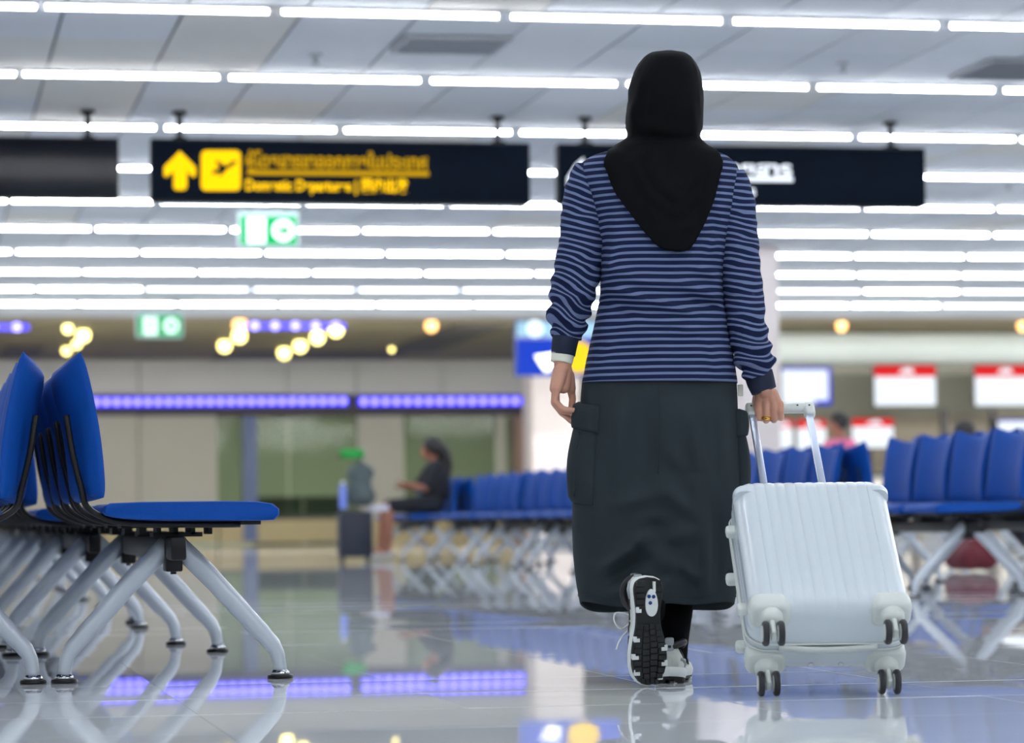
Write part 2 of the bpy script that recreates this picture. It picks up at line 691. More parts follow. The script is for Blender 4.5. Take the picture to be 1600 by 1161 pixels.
def words(r, px0, px1, pbase, hpx, body, m_, name='lettering', bold=0.0):
    x0, z0 = on_sign(r, px0, pbase)
    x1, _z = on_sign(r, px1, pbase)
    sc = (PY(px0, pbase - hpx, SY).z - PY(px0, pbase, SY).z)
    o = text_mesh(body, sc / 0.72, name, m_, r, x1 - x0, bold)
    o.location = (x0, -.006, z0)
    return o


words(sg1, 384, 668, 261, 22, 'ผู้โดยสารขาออกภายในประเทศ', M_YEL2, bold=.004)
plate(sg1, [(386, 266), (670, 268), (670, 275), (386, 273)], 'underline', M_YEL2)
words(sg1, 384, 638, 297, 17, 'Domestic Departures | 国内出发', M_YEL, bold=.003)
plate(sg2, [(912, 246), (912, 292), (886, 292), (886, 278), (900, 256)], 'pictogram', M_WHITE_L)
words(sg2, 968, 1237, 272, 22, 'ตรวจบัตรโดยสาร', M_WHITE_L, bold=.004)
plate(sg2, [(968, 275), (1239, 277), (1239, 284), (968, 282)], 'underline', M_WHITE_L)
words(sg2, 968, 1180, 304, 17, 'Ticket Checks', M_WHITE_L, bold=.003)

# ---- green exit signs
M_GREEN = emis('exit_green', (10, 200, 105), 0.55, (10, 120, 66))
M_EXITW = emis('exit_white', (235, 255, 248), .8, (230, 245, 240))
M_EXITB = mat('exit_housing', (190, 215, 215), rough=0.4)


def exit_sign(px0, px1, pt, pb, Y, label):
    a_, b_ = PY(px0, pb, Y), PY(px1, pt, Y)
    r = empty('exit_sign', ((a_.x + b_.x) / 2, Y, a_.z))
    tag(r, label, 'exit sign', 'lit green exit signs')
    L, hg = b_.x - a_.x, b_.z - a_.z
    MB().rbox((0, .04, hg / 2), (L, .08, hg), .01, 2).build('housing', M_EXITB, r, 40)
    MB().box((0, -.004, hg * .46), (L * .92, .008, hg * .78)).build('green_face', M_GREEN, r)
    MB().box((-L * .20, -.010, hg * .46), (L * .30, .006, hg * .70)).build('doorway', M_EXITW, r)
    mn = MB()
    for p0, p1, q in (((-.21, .46), (-.19, .62), .022), ((-.19, .62), (-.14, .54), .012), ((-.2, .62), (-.26, .56), .012), ((-.21, .46), (-.16, .34), .015),
                      ((-.16, .34), (-.17, .2), .013), ((-.21, .46), (-.25, .34), .015), ((-.25, .34), (-.30, .30), .013)):
        mn.tube([(p0[0] * L, -.014, p0[1] * hg), (p1[0] * L, -.014, p1[1] * hg)], q * L, 8)
    mn.sphere((-.175 * L, -.014, .74 * hg), (.026 * L, .006, .026 * L), 10, 6)
    mn.build('running_figure', M_GREEN, r)
    MB().lathe((L * .24, 0, hg * .46), [(hg * .30, -.008), (hg * .30, -.014)], 24, 'y').build('arrow_disc', M_EXITW, r)
    MB().prism([(L * .24 + x * hg, hg * (.46 + z)) for x, z in ((.2, 0), (0, .18), (0, .07), (-.18, .07), (-.18, -.07), (0, -.07), (0, -.18))], -.018, -.014).build('arrow', M_GREEN, r)
    top = (H if Y < Y_C else 3.36) - a_.z
    if top > hg + .02:
        for s_ in (-1, 1):
            MB().tube([(s_ * L * .3, .04, hg - .01), (s_ * L * .3, .04, top)], .008, 8).build('rod', M_ROD, r)
    return r


exit_sign(372, 467, 330, 386, 26.0, 'lit green exit sign hanging below the yellow departures sign')
exit_sign(213, 286, 487, 528, 37.0, 'smaller blurred green exit sign left of the seated woman')

# ================================================================== far facade (left and middle)
YF = Y_F


def slab(px0, px1, pt, pb, Y, th, name, m_, parent):
    cx = (px0 + px1) / 2
    x0, x1 = PY(px0, (pt + pb) / 2, Y).x, PY(px1, (pt + pb) / 2, Y).x
    z0, z1 = PY(cx, pb, Y).z, PY(cx, pt, Y).z
    return MB().span(x0, x1, Y, Y + th, z0, z1).build(name, m_, parent)


fac = slab(-120, 1240, 640, 650, YF + .1, .5, 'wall_facade', M_DARKB, None)  # this mesh is a dark strip, the soffit's shadow line put into colour
tag(fac, 'grey far facade with fascia panels, glazing and plinth', None, None, 'structure')
for k, (a_, b_) in enumerate(((-120, 40), (42, 216), (218, 446), (448, 556), (558, 690), (692, 832))):
    slab(a_, b_, 563, 616, YF, .5, 'fascia_panel', M_FACADE, fac)
slab(-120, 1240, 540, 564, YF + .3, .3, 'upper_beam', M_FACADE, fac)
slab(-120, 1240, 616, 640, YF + .1, .4, 'led_channel', M_DARKB, fac)
for a_, b_, m_ in ((-120, 40, M_BEIGE), (42, 216, M_BEIGE), (218, 338, M_BEIGE), (560, 630, M_BEIGE), (776, 790, M_BEIGE)):
    slab(a_, b_, 650, 812, YF, .3, 'wall_panel', m_, fac)
slab(806, 828, 650, 846, YF - .4, .4, 'pillar', mat('brown_pillar', (150, 122, 108), rough=0.6), fac)
for a_, b_ in ((340, 450), (452, 558), (632, 774), (792, 806)):
    slab(a_, b_, 652, 812, YF + .12, .02, 'glass_pane', M_PANE, fac)
slab(338, 560, 806, 814, YF + .05, .2, 'sill', M_DARK, fac)
slab(380, 402, 650, 846, YF - .3, .2, 'blue_post', M_BLUEP, fac)
for a_, b_ in ((-120, 150), (152, 340), (342, 530), (532, 700), (702, 832)):
    slab(a_, b_, 812, 848, YF - .25, .5, 'plinth', M_PLINTH, fac)
for a_, b_ in ((398, 470), (478, 536), (640, 700)):
    c = empty('office_counter', PY((a_ + b_) / 2, 838, 56.6) * 1.0)
    c.location.z = 0
    tag(c, 'dark low counter behind the far glass, %s' % ('beside the blue post' if a_ == 398 else 'left of the luggage' if a_ == 478 else 'behind the seated woman'), 'counter', 'counters behind the far glass')
    wd = PY(b_, 800, 56.6).x - PY(a_, 800, 56.6).x
    MB().box((0, 0, .42), (wd, .6, .84)).build('body', M_DARK, c)
    MB().box((0, -.02, .86), (wd + .04, .68, .04)).build('worktop', mat('counter_top', (70, 74, 66), rough=.3), c)

# LED strips: channel of round blue-violet lamps
M_LED = emis('led_blue', (140, 130, 255), 4.0, (120, 120, 255))
M_LEDH = emis('led_housing_blue', (62, 54, 245), 1.7, (50, 50, 150))
led_me = MB().lathe((0, 0, 0), [(.055, 0), (.055, -.02), (.035, -.04)], 12, 'y').build('lamp', M_LED)
LED_ME = led_me.data
bpy.data.objects.remove(led_me)


def led_strip(px0, px1, py, Y, label, pitch=16.0, h=.16):
    a_, b_ = PY(px0, py, Y), PY(px1, py, Y)
    r = empty('led_strip', ((a_.x + b_.x) / 2, Y, (a_.z + b_.z) / 2))
    tag(r, label, 'led strip', 'blue led strips')
    L = b_.x - a_.x
    MB().rbox((0, .03, 0), (L, .06, h), .02, 2).build('channel', M_LEDH, r, 40)
    if Y < 45:
        for s_ in (-.4, .4):
            MB().box((s_ * L, .03, (3.36 - r.location.z + h / 2 - .01) / 2), (.03, .03, 3.36 - r.location.z - h / 2 + .01)).build('hanger', M_ROD, r)
    n_ = max(2, int(abs(px1 - px0) / pitch))
    for q in range(n_):
        o = bpy.data.objects.new('lamp', LED_ME)
        COL.objects.link(o)
        o.parent = r
        o.location = (-L / 2 + L * (q + .5) / n_, 0, 0)


led_strip(-40, 544, 628, YF, 'long blue led strip on the far fascia, left')
led_strip(560, 830, 627, YF, 'shorter blue led strip on the far fascia, above the seated woman')
led_strip(-30, 45, 511, 42.2, 'short blue led strip under the soffit at the left edge', 30, .08)
led_strip(382, 540, 509, 42.2, 'dim blue led strip under the soffit above the yellow downlights', 30, .08)

# yellow downlights
M_WARM = emis('warm_lamp', (255, 238, 140), 5.0, (250, 240, 180))
M_ORANGE = emis('orange_lamp', (255, 180, 90), 3.5, (250, 200, 150))
M_RING = mat('downlight_ring', (150, 140, 110), rough=.4)


def downlight(px, py, label, m_=M_WARM, Z=3.36, r_=.105):
    a_ = PZ(px, py, Z - .1)
    r = empty('downlight', (a_.x, a_.y, Z))
    tag(r, label, 'downlight', 'small downlights of the brown soffit')
    MB().lathe((0, 0, 0), [(r_ + .025, 0), (r_ + .025, -.015), (r_, -.02)], 16).build('ring', M_RING, r, 40)
    MB().sphere((0, 0, -.02 - r_ * .7), (r_, r_, r_), 16, 10).build('globe', m_, r, True)


for i, (px_, py_, lb) in enumerate(((130, 525, 'brightest'), (106, 517, 'highest'), (120, 541, 'middle'), (104, 551, 'lowest'))):
    downlight(px_, py_, '%s yellow downlight of the cluster above the near left backrests' % lb, r_=.1 if i == 0 else .07)
for i, (px_, py_, lb) in enumerate(((375, 509, 'orange topmost'), (374, 526, 'middle'), (351, 541, 'lowest'))):
    downlight(px_, py_, '%s downlight of the cluster below the green exit signs' % lb, M_ORANGE if i == 0 else M_WARM)
for i, (px_, py_, lb) in enumerate(((525, 516, 'nearest'), (496, 528, 'second'), (469, 541, 'third'), (444, 552, 'farthest'))):
    downlight(px_, py_, '%s yellow downlight of the receding line of four' % lb)
downlight(612, 551, 'faint yellow downlight above the shorter led strip', r_=.04)
downlight(674, 511, 'single orange downlight left of the blue information board', M_ORANGE, r_=.09)
downlight(1315, 512, 'orange downlight above the white bulkhead beside the column', M_ORANGE, r_=.08)
downlight(1598, 512, 'orange downlight above the white bulkhead at right edge', M_ORANGE, r_=.08)


# ================================================================== columns
def column(px0, px1, Y, label, top):
    x0, x1 = PY(px0, 700, Y).x, PY(px1, 700, Y).x
    wd = x1 - x0
    r = empty('column', ((x0 + x1) / 2, Y + wd / 2, 0))
    tag(r, label, 'column', 'pale square columns')
    MB().rbox((0, 0, top / 2), (wd, wd, top), .04, 3).build('shaft', M_COLUMN, r, 40)
    MB().box((0, 0, .06), (wd + .02, wd + .02, .12)).build('base_plate', M_CHROME, r)
    return r


column(832, 908, 45.5, 'pale pinkish column below the blue information board', 3.36)
column(1112, 1222, 29.5, 'wide pale column right behind the woman walking', H)

# blue hanging information board
M_BLUE_E = emis('board_blue', (0, 52, 200), 0.8, (0, 16, 60))
M_CYAN_E = emis('board_lamp', (170, 215, 245), .75, (60, 80, 90))
YB = 43.0
a, b = PY(806, 588, YB), PY(960, 500, YB)
ib = empty('information_board', ((a.x + b.x) / 2, YB, a.z))
tag(ib, 'blue lit information board hanging left of the woman', 'sign')
L, hg = b.x - a.x, b.z - a.z
MB().rbox((0, .06, hg / 2), (L, .12, hg), .015, 2).build('housing', mat('board_housing', (40, 60, 110), rough=.4), ib, 40)
MB().box((0, -.004, hg * .34), (L - .03, .01, hg * .64)).build('blue_face', M_BLUE_E, ib)
MB().rbox((0, -.02, hg * .84), (L - .03, .05, hg * .26), .02, 2).build('top_lamp', M_CYAN_E, ib, 40)
MB().lathe((-L / 2 + .28, -.06, hg * .84), [(.12, 0), (.12, -.02), (.05, -.05)], 16, 'y').build('spot_lamp', emis('board_spot', (225, 250, 255), 1.6, (60, 60, 60)), ib)
x_ = PY(850, 560, YB).x - ib.location.x
MB().prism([(x_ - .14, .30), (x_ + .16, .34), (x_ + .18, .14), (x_ + .02, .06), (x_ - .06, .16)], -.014, -.008).build('white_symbol', M_WHITE_L, ib)
x_ = PY(903, 555, YB).x - ib.location.x
MB().lathe((x_, 0, .28), [(.24, -.008), (.24, -.016)], 20, 'y').build('yellow_disc', emis('board_yellow', (255, 214, 20), .85, (90, 70, 5)), ib)
MB().tube([(-L * .3, .06, hg), (-L * .3, .06, 3.36 - a.z)], .02, 8).tube([(L * .3, .06, hg), (L * .3, .06, 3.36 - a.z)], .02, 8).build('rods', M_ROD, ib)

# ================================================================== check-in area at the right
YK = 46.0
ck = slab(1150, 1720, 558, 646, YK + 1.2, .3, 'wall_check_in', mat('check_in_wall', (122, 122, 110), rough=.6, var=.06), None)
tag(ck, 'grey olive wall behind the check-in monitors', None, None, 'structure')
slab(1150, 1720, 646, 842, YK + 1.25, .25, 'lower_wall', mat('check_in_lower', (118, 110, 94), rough=.6, var=.15), ck)
# rounded white bulkhead
x0, x1 = PY(1170, 530, YK).x, PY(1720, 530, YK).x
zc, rad = PY(1400, 536, YK).z, .30
bh = MB()
bh.loft([[Vector((x, YK + 1.2 + 1.1 * rad * math.cos(t), zc + rad * .95 * math.sin(t))) for t in [2 * PI * q / 28 for q in range(28)]] for x in (x0, x1)], True, True)
tag(bh.build('trim_3', mat('bulkhead_white', (226, 236, 232), rough=.35), None, 40), 'rounded white bulkhead above the check-in monitors', None, None, 'structure')
M_SCR = emis('screen_white', (240, 248, 255), 1.15, (20, 20, 22))
M_SCRR = emis('screen_red', (225, 30, 36), .95, (60, 8, 8))
M_SCRB = emis('screen_blue', (30, 60, 225), .9, (10, 16, 60))


def monitor(px0, px1, pt, pb, Y, label, band, pole=False):
    a_, b_ = PY(px0, pb, Y), PY(px1, pt, Y)
    r = empty('monitor', ((a_.x + b_.x) / 2, Y, a_.z))
    tag(r, label, 'monitor', 'check-in monitors')
    L_, h_ = b_.x - a_.x, b_.z - a_.z
    MB().rbox((0, .04, h_ / 2), (L_ + .03, .08, h_ + .03), .015, 2).build('casing', M_BPLASTIC, r, 40)
    MB().box((0, -.003, h_ / 2), (L_, .008, h_)).build('screen', M_SCR, r)
    if band == 'red':
        MB().box((0, -.010, h_ * .86), (L_, .006, h_ * .28)).build('red_header', M_SCRR, r)
        MB().prism([(-.12, h_ * .80), (.16, h_ * .80), (.10, h_ * .95), (-.02, h_ * .92)], -.016, -.012).build('header_logo', M_SCR, r)
    else:
        MB().box((L_ * .47, -.010, h_ / 2), (L_ * .06, .006, h_)).build('blue_edge', M_SCRB, r)
        MB().box((0, -.010, h_ * .97), (L_, .006, h_ * .06)).build('blue_header', M_SCRB, r)
        MB().box((L_ * .32, -.011, h_ * .06), (L_ * .34, .006, h_ * .12)).build('blue_corner', M_SCRB, r)
    arm = MB().box((0, .14 if not pole else .10, h_ / 2), (.08, .14, .08))
    if pole:
        arm.box((0, .14, -a_.z / 2 + h_ / 4), (.06, .06, a_.z + h_ / 2))
    else:
        arm.box((0, .67, h_ / 2), (.05, 1.05, .05))
    arm.build('bracket', M_BPLASTIC, r)
    return r


monitor(1222, 1298, 574, 633, YK, 'blue framed white monitor beside the pale column, above the suitcase handle', 'blue')
monitor(1367, 1461, 571, 634, YK, 'red topped white monitor in the middle of the upper monitor row', 'red')
monitor(1524, 1612, 571, 634, YK, 'red topped white monitor cut by the right edge', 'red')
monitor(1200, 1238, 656, 702, YK - .6, 'lower small red topped monitor seen left of the handle tube', 'red', True)
monitor(1246, 1290, 656, 704, YK - .6, 'lower small red topped monitor behind the right handle tube', 'red', True)
monitor(1332, 1395, 654, 700, YK - .6, 'lower red topped monitor right of the person in pink', 'red', True)
monitor(1560, 1612, 656, 692, YK - .6, 'lower pale monitor at the right edge', 'blue', True)
for px_, lb in ((1475, 'left of the dark haired head'), (1551, 'right of the dark haired head')):
    a_ = PY(px_, 640, YK - .4)
    r = empty('dark_post', (a_.x, YK - .4, 0))
    tag(r, 'thin dark post behind the blue seats, %s' % lb, 'post', 'dark posts of the check-in area')
    MB().box((0, 0, a_.z / 2), (.1, .1, a_.z)).build('shaft', M_BPLASTIC, r)
    MB().box((0, 0, .02), (.3, .3, .04)).build('foot', M_BPLASTIC, r)
M_CNT = mat('counter_front', (176, 172, 164), rough=.4, var=.08)
for i, (p0, p1) in enumerate(((1200, 1300), (1320, 1420), (1440, 1540), (1560, 1660))):
    a_, b_ = PY(p0, 800, YK - 1.9), PY(p1, 800, YK - 1.9)
    r = empty('check_in_counter', ((a_.x + b_.x) / 2, YK - 1.7, 0))
    tag(r, '%s check-in counter from the column, mostly behind the blue seats' % ORD[i], 'counter', 'check-in counters')
    wd = b_.x - a_.x
    MB().box((0, 0, .5), (wd, .5, 1.0)).build('body', M_CNT, r)
    MB().box((0, -.03, 1.02), (wd + .05, .62, .05)).build('worktop', M_DARK, r)
    MB().box((0, -.256, .1), (wd, .012, .2)).build('kick_plate', M_CHROME, r)

# ---- added lights to brighten the far zone: behind the edge beam, behind the glass
M_WASH = emis('added_wash_glow', (252, 250, 246), 190.0)
cv = empty('added_wash_light', ((X_L + X_R) / 2, Y_C + .2, 3.33))  # added source for the far hall, kept out of sight by the beam
tag(cv, 'added light line hidden behind the brown edge beam, brightening the far zone', 'added light')
MB().box((0, .06, .012), (X_R - X_L - .6, .14, .024)).build('housing', M_BATTEN, cv)
MB().rbox((0, .07, -.03), (X_R - X_L - .7, .11, .06), .02, 2).build('diffuser', M_WASH, cv)
for i, px_ in enumerate((300, 450, 600, 740)):
    a_ = PY(px_, 600, 55.6)
    r = empty('added_office_light', (a_.x, 55.6, 3.36))  # added to light the room seen through the far glass
    tag(r, '%s added light from the left, brightening the glazed office' % ORD[i], 'ceiling light', 'added lights of the glazed office')
    MB().box((0, 0, -.012), (1.3, .5, .024)).build('frame', M_BATTEN, r)
    MB().box((0, 0, -.028), (1.2, .4, .012)).build('diffuser', emis('added_office_glow', (240, 250, 235), 45.0), r)

# ================================================================== airport benches
M_BLUE = mat('blue_upholstery', (2, 66, 148), rough=.65, spec=.18, var=.10, scale=10, bump=.15, bscale=160)
M_LEG = mat('silver_leg', (196, 204, 212), rough=.32, metal=.25, var=.05)
M_BLK = mat('bench_black_metal', (8, 9, 11), rough=.4, spec=.3)
PITCH_S = .573


def seat_mesh():
    mb = MB()
    R = []
    # side profile (x, z): rounded slab dipping at the nose
    prof = [(-.198, .450), (-.194, .464), (-.180, .472), (-.10, .475), (0, .475), (.12, .475), (.20, .473), (.240, .467), (.257, .453),
            (.257, .437), (.244, .423), (.20, .422), (.10, .424), (-.10, .428), (-.17, .434), (-.19, .440)]
    n = len(prof)
    cx, cz = .03, .448
    for y, k in ((-.262, .90), (-.258, .96), (-.248, 1.0), (-.12, 1.0), (0, 1.0), (.12, 1.0), (.248, 1.0), (.258, .96), (.262, .90)):
        dip = -.006 * (1 - (y / .27) ** 2)
        R.append([Vector((cx + (x - cx) * (1 - (1 - k) * .35), y, cz + (z - cz) * k + (dip if z > cz else 0))) for x, z in prof])
    return mb.loft(R, True, True)


def back_mesh():
    mb = MB()
    NU, NV = 16, 14

    def pt(u, v, side):
        # u -1..1 across, v 0..1 up, side +1 front, -1 rear
        hw = .262 - .022 * math.sin(PI * min(1, v * 1.15)) * (1 - .3 * v)
        y = u * hw
        zt = .862 - .040 * (1 - abs(u) ** 2.2)
        zb = .474 + .012 * abs(u) ** 3
        z = zb + (zt - zb) * v
        xm = -.196 - .058 * v - .012 * math.sin(PI * v) * -1
        xm -= .050 * (1 - u * u)
        th = .024 * (max(0, 1 - abs(u) ** 7) ** .5) * (max(0, 1 - abs(2 * v - 1) ** 9) ** .5)
        return Vector((xm + side * th, y, z))
    idx = {}
    for s_ in (1, -1):
        for i in range(NU + 1):
            for j in range(NV + 1):
                edge = i in (0, NU) or j in (0, NV)
                key = (0 if edge else s_, i, j)
                if key in idx:
                    continue
                u = math.sin(PI / 2 * (-1 + 2 * i / NU))
                v = .5 + .5 * math.sin(PI / 2 * (-1 + 2 * j / NV))
                idx[key] = len(mb.v)
                mb.v.append(pt(u, v, s_))
    for s_ in (1, -1):
        for i in range(NU):
            for j in range(NV):
                q = []
                for di, dj in ((0, 0), (1, 0), (1, 1), (0, 1)):
                    a_, b_ = i + di, j + dj
                    edge = a_ in (0, NU) or b_ in (0, NV)
                    q.append(idx[(0 if edge else s_, a_, b_)])
                mb.f.append(tuple(q if s_ > 0 else reversed(q)))
    return mb


def arc_path(pts, n=5):
    """Catmull-Rom through the points"""
    P_ = [Vector(p) for p in pts]
    out = []
    for i in range(len(P_) - 1):
        p0, p1, p2, p3 = P_[max(i - 1, 0)], P_[i], P_[i + 1], P_[min(i + 2, len(P_) - 1)]
        for q in range(n):
            t = q / n
            out.append(.5 * ((2 * p1) + (p2 - p0) * t + (2 * p0 - 5 * p1 + 4 * p2 - p3) * t * t + (3 * p1 - p0 - 3 * p2 + p3) * t ** 3))
    out.append(P_[-1])
    return out


def make_bench():
    root = empty('airport_bench')
    se = seat_mesh().build('seat', M_BLUE, root, 50)
    bk = back_mesh().build('backrest', M_BLUE, root, True)
    rod = MB().tube(arc_path([(-.288, 0, .70), (-.272, 0, .60), (-.250, 0, .51), (-.235, 0, .462), (-.18, 0, .430), (-.10, 0, .418), (.05, 0, .414), (.16, 0, .413)], 4), .0085, 8).build('support_rod', M_BLK, root, True)
    br = MB()
    br.box((.01, 0, .412), (.30, .16, .012)).box((.01, 0, .388), (.13, .12, .012))
    for x_ in (-.10, -.05, 0, .05, .10):
        br.box((x_ * .9 + .005, 0, .400), (.012, .12, .024))
    br.box((.16, 0, .417), (.12, .30, .010))
    bracket = br.build('seat_bracket', M_BLK, root)
    ys = [(-1.5 + k) * PITCH_S for k in range(4)]
    for k, y in enumerate(ys):
        if k == 0:
            for o in (se, bk, bracket):
                o.location = (0, y, 0)
        else:
            for o in (se, bk, bracket):
                c = o.copy()
                COL.objects.link(c)
                c.parent = root
                c.location = (0, y, 0)
        for s_ in (-1, 1):
            if k == 0 and s_ == -1:
                rod.location = (0, y - .205, 0)
            else:
                c = rod.copy()
                COL.objects.link(c)
                c.parent = root
                c.location = (0, y + s_ * .205, 0)
    MB().rbox((0, 0, .352), (.042, 2.12, .062), .008, 2).build('beam', M_BLK, root, 40)
    leg = MB().tube(arc_path([(.012, 0, .362), (.09, 0, .285), (.17, 0, .197), (.235, 0, .125), (.266, 0, .090), (.280, 0, .060), (.286, 0, .022)], 3),
                    [.0275] * 4 + [.026] * 3 + [.0245] * 3 + [.022] * 3 + [.0195] * 3 + [.018] * 3, 12).build('leg', M_LEG, root, True)
    foot = MB().lathe((.286, 0, 0), [(.034, 0), (.036, .004), (.034, .010), (.020, .012)], 18).build('foot_pad', M_BLK, leg, 40)
    dome = MB().lathe((.286, 0, 0), [(.027, .010), (.024, .018), (.018, .024), (.010, .028)], 18).build('foot_dome', M_CHROME, leg, True)
    for y in (ys[0], ys[3]):
        for rz in (0, PI):
            if y == ys[0] and rz == 0:
                leg.location = (0, y, 0)
                continue
            c = leg.copy()
            COL.objects.link(c)
            c.parent = root
            c.location = (0, y, 0)
            c.rotation_euler = (0, 0, rz)
            for q in (foot, dome):
                d_ = q.copy()
                COL.objects.link(d_)
                d_.parent = c
        MB().rbox((0, y - .012, .336), (.046, .085, .092), .005, 2).lathe((0, y - .03, .291), [(.008, .004), (.008, -.008)], 8).build('leg_clamp', M_BLK, root, 40)
    return root


bench0 = make_bench()
bench_tree = tree_of(bench0)
XL1, XL2 = 0.665, 0.012        # left pair: row facing right, row facing left
XR1, XR2 = 5.19, 5.845         # right pair: row facing left, row facing right
Y1 = 8.04 + 1.5 * PITCH_S
spots = []
for k in range(7):
    nm = ['nearest the camera', 'second', 'third', 'fourth', 'fifth', 'sixth', 'farthest']
    spots.append((XL1 + (0, -.08, -.06, -.05, -.05, -.05, -.05)[k], Y1 + 2.36 * k, 0,
                  'blue bench %s in the left row facing the aisle' % (nm[k] if k == 0 else nm[k] + ' from the camera' if k < 6 else nm[k]), 'left benches facing the aisle'))
for k in range(5):
    nm = ['nearest the camera', 'second from the camera', 'third from the camera', 'fourth from the camera', 'farthest']
    spots.append((XL2 + (0, -.08, -.06, -.05, -.05)[k], Y1 + 2.36 * k, PI, 'blue bench %s in the left row facing left out of frame' % nm[k], 'left benches facing left'))
RY = [15.30, 18.45, 20.95, 23.3, 25.65, 28.15, 31.55]
rn = ['nearest, cut by the right edge,', 'second, behind the suitcase handle,', 'third, hidden behind the woman,', 'fourth, hidden behind the woman,', 'fifth, beside the skirt,',
      'sixth, left of the skirt,', 'farthest, where the woman sits,']
for k, y in enumerate(RY):
    spots.append((XR1, y, PI, 'blue bench %s in the right row facing the aisle' % rn[k], 'right benches facing the aisle'))
for k, y in enumerate(RY):
    spots.append((XR2, y, 0, 'blue bench backing onto the %s bench of the right row' % ORD[k], 'right benches facing away'))
spots.append((10.2, 26.8, 0.0, 'blue bench farther back where the dark haired passenger sits', 'benches farther back'))
for i, (x, y, rz, lb, gp) in enumerate(spots):
    o = bench0 if i == 0 else copy_tree(bench0, None, bench_tree)
    o.location = (x, y, 0)
    o.rotation_euler = (0, 0, rz)
    tag(o, lb, 'bench', gp)

# ================================================================== white suitcase
M_SHELL = mat('white_polycarbonate', (206, 216, 222), rough=.22, spec=.5, var=.02, coat=.3)
M_SHELL2 = mat('white_nylon', (210, 216, 212), rough=.38, var=.02)
M_RUB = mat('wheel_rubber', (26, 28, 34), rough=.5)
M_ALU = mat('brushed_tube', (186, 196, 214), rough=.3, metal=.55)
SW, SD, SL = .375, .222, .470
TH = math.radians(50)
suit = empty('suitcase')
tag(suit, 'white ribbed hard shell suitcase pulled behind the woman, tilted on two casters', 'suitcase')


def shell_ring(z, inset, rib=1.0, half=None):
    """rounded rectangle with ribs; half: 'front' (y<0) or 'rear' part"""
    hx, hy, r = SW / 2 - inset, SD / 2 - inset, max(.050 - inset, .010)
    pts = []

    def line(p0, p1, nrm, n, ribs):
        for q in range(n):
            t = q / n
            d_ = 0
            if ribs:
                d_ = -.0036 * rib * (1 - abs(math.sin(PI * ribs * t)) ** .6)
            pts.append((p0[0] + (p1[0] - p0[0]) * t + nrm[0] * d_, p0[1] + (p1[1] - p0[1]) * t + nrm[1] * d_))

    def arc(cx, cy, a0):
        for q in range(6):
            a_ = a0 + PI / 2 * q / 6
            pts.append((cx + r * math.cos(a_), cy + r * math.sin(a_)))
    line((-hx + r, -hy), (hx - r, -hy), (0, -1), 96, 11)
    arc(hx - r, -hy + r, -PI / 2)
    line((hx, -hy + r), (hx, hy - r), (1, 0), 40, 5)
    arc(hx - r, hy - r, 0)
    line((hx - r, hy), (-hx + r, hy), (0, 1), 96, 11)
    arc(-hx + r, hy - r, PI / 2)
    line((-hx, hy - r), (-hx, -hy + r), (-1, 0), 40, 5)
    arc(-hx + r, -hy + r, PI)
    return [Vector((x, y, z)) for x, y in pts]


rings = []
er = .044
for q in range(7):
    a_ = PI / 2 * q / 6
    rings.append(shell_ring(er * (1 - math.sin(a_)) + 0, er * (1 - math.cos(a_)), .3 + .7 * q / 6))
rings = [shell_ring(er * (1 - math.sin(PI / 2 * q / 6)), er * (1 - math.cos(PI / 2 * q / 6))) for q in range(6, -1, -1)][::-1]
low = [shell_ring(er - er * math.sin(PI / 2 * q / 6), er - er * math.cos(PI / 2 * q / 6), .4 + .6 * (6 - q) / 6) for q in range(6, -1, -1)]
top = [shell_ring(SL - er + er * math.sin(PI / 2 * q / 6), er - er * math.cos(PI / 2 * q / 6), .5 + .5 * (6 - q) / 6) for q in range(7)]
mid = [shell_ring(er + (SL - 2 * er) * q / 8, 0) for q in range(1, 8)]
MB().loft(low + mid + top, True, True).build('shell', M_SHELL, suit, 35)
# frame band between the two half shells
fr = MB()
band = [(-SW / 2 - .003, .0), (SW / 2 + .003, .0)]
outer = []
for cx, cz, a0 in ((SW / 2 - .044, SL - .044, 0), (-SW / 2 + .044, SL - .044, 90), (-SW / 2 + .044, .044, 180), (SW / 2 - .044, .044, 270)):
    for q in range(7):
        t = math.radians(a0 + 15 * q)
        outer.append((cx + .0465 * math.cos(t), cz + .0465 * math.sin(t)))
for yy in (.012, .030):
    fr.tube([Vector((x, yy, z)) for x, z in outer + outer[:1]], .0026, 8)
fr.build('frame_band', M_SHELL2, suit, True)
# bottom handle bar and rivets
hb = MB()
hp = [Vector((-.115 + .23 * q / 14, .020 + .004 * math.sin(PI * q / 14), -.004 - .006 * math.sin(PI * q / 14))) for q in range(15)]
hb.tube(hp, .009, 10, flat=.6)
hb.build('bottom_grip', M_SHELL2, suit, True)
for s_ in (-1, 1):
    MB().lathe((s_ * .035, .078, 0), [(.006, 0), (.006, -.003), (.003, -.005)], 12).build('rivet', M_CHROME, suit, 40)


def sq_outline(hw, hd, r, n=5):
    o_ = []
    for cx, cy, a0 in ((hw - r, hd - r, 0), (-hw + r, hd - r, 90), (-hw + r, -hd + r, 180), (hw - r, -hd + r, 270)):
        for q in range(n + 1):
            t = math.radians(a0 + 90 * q / n)
            o_.append((cx + r * math.cos(t), cy + r * math.sin(t)))
    return o_


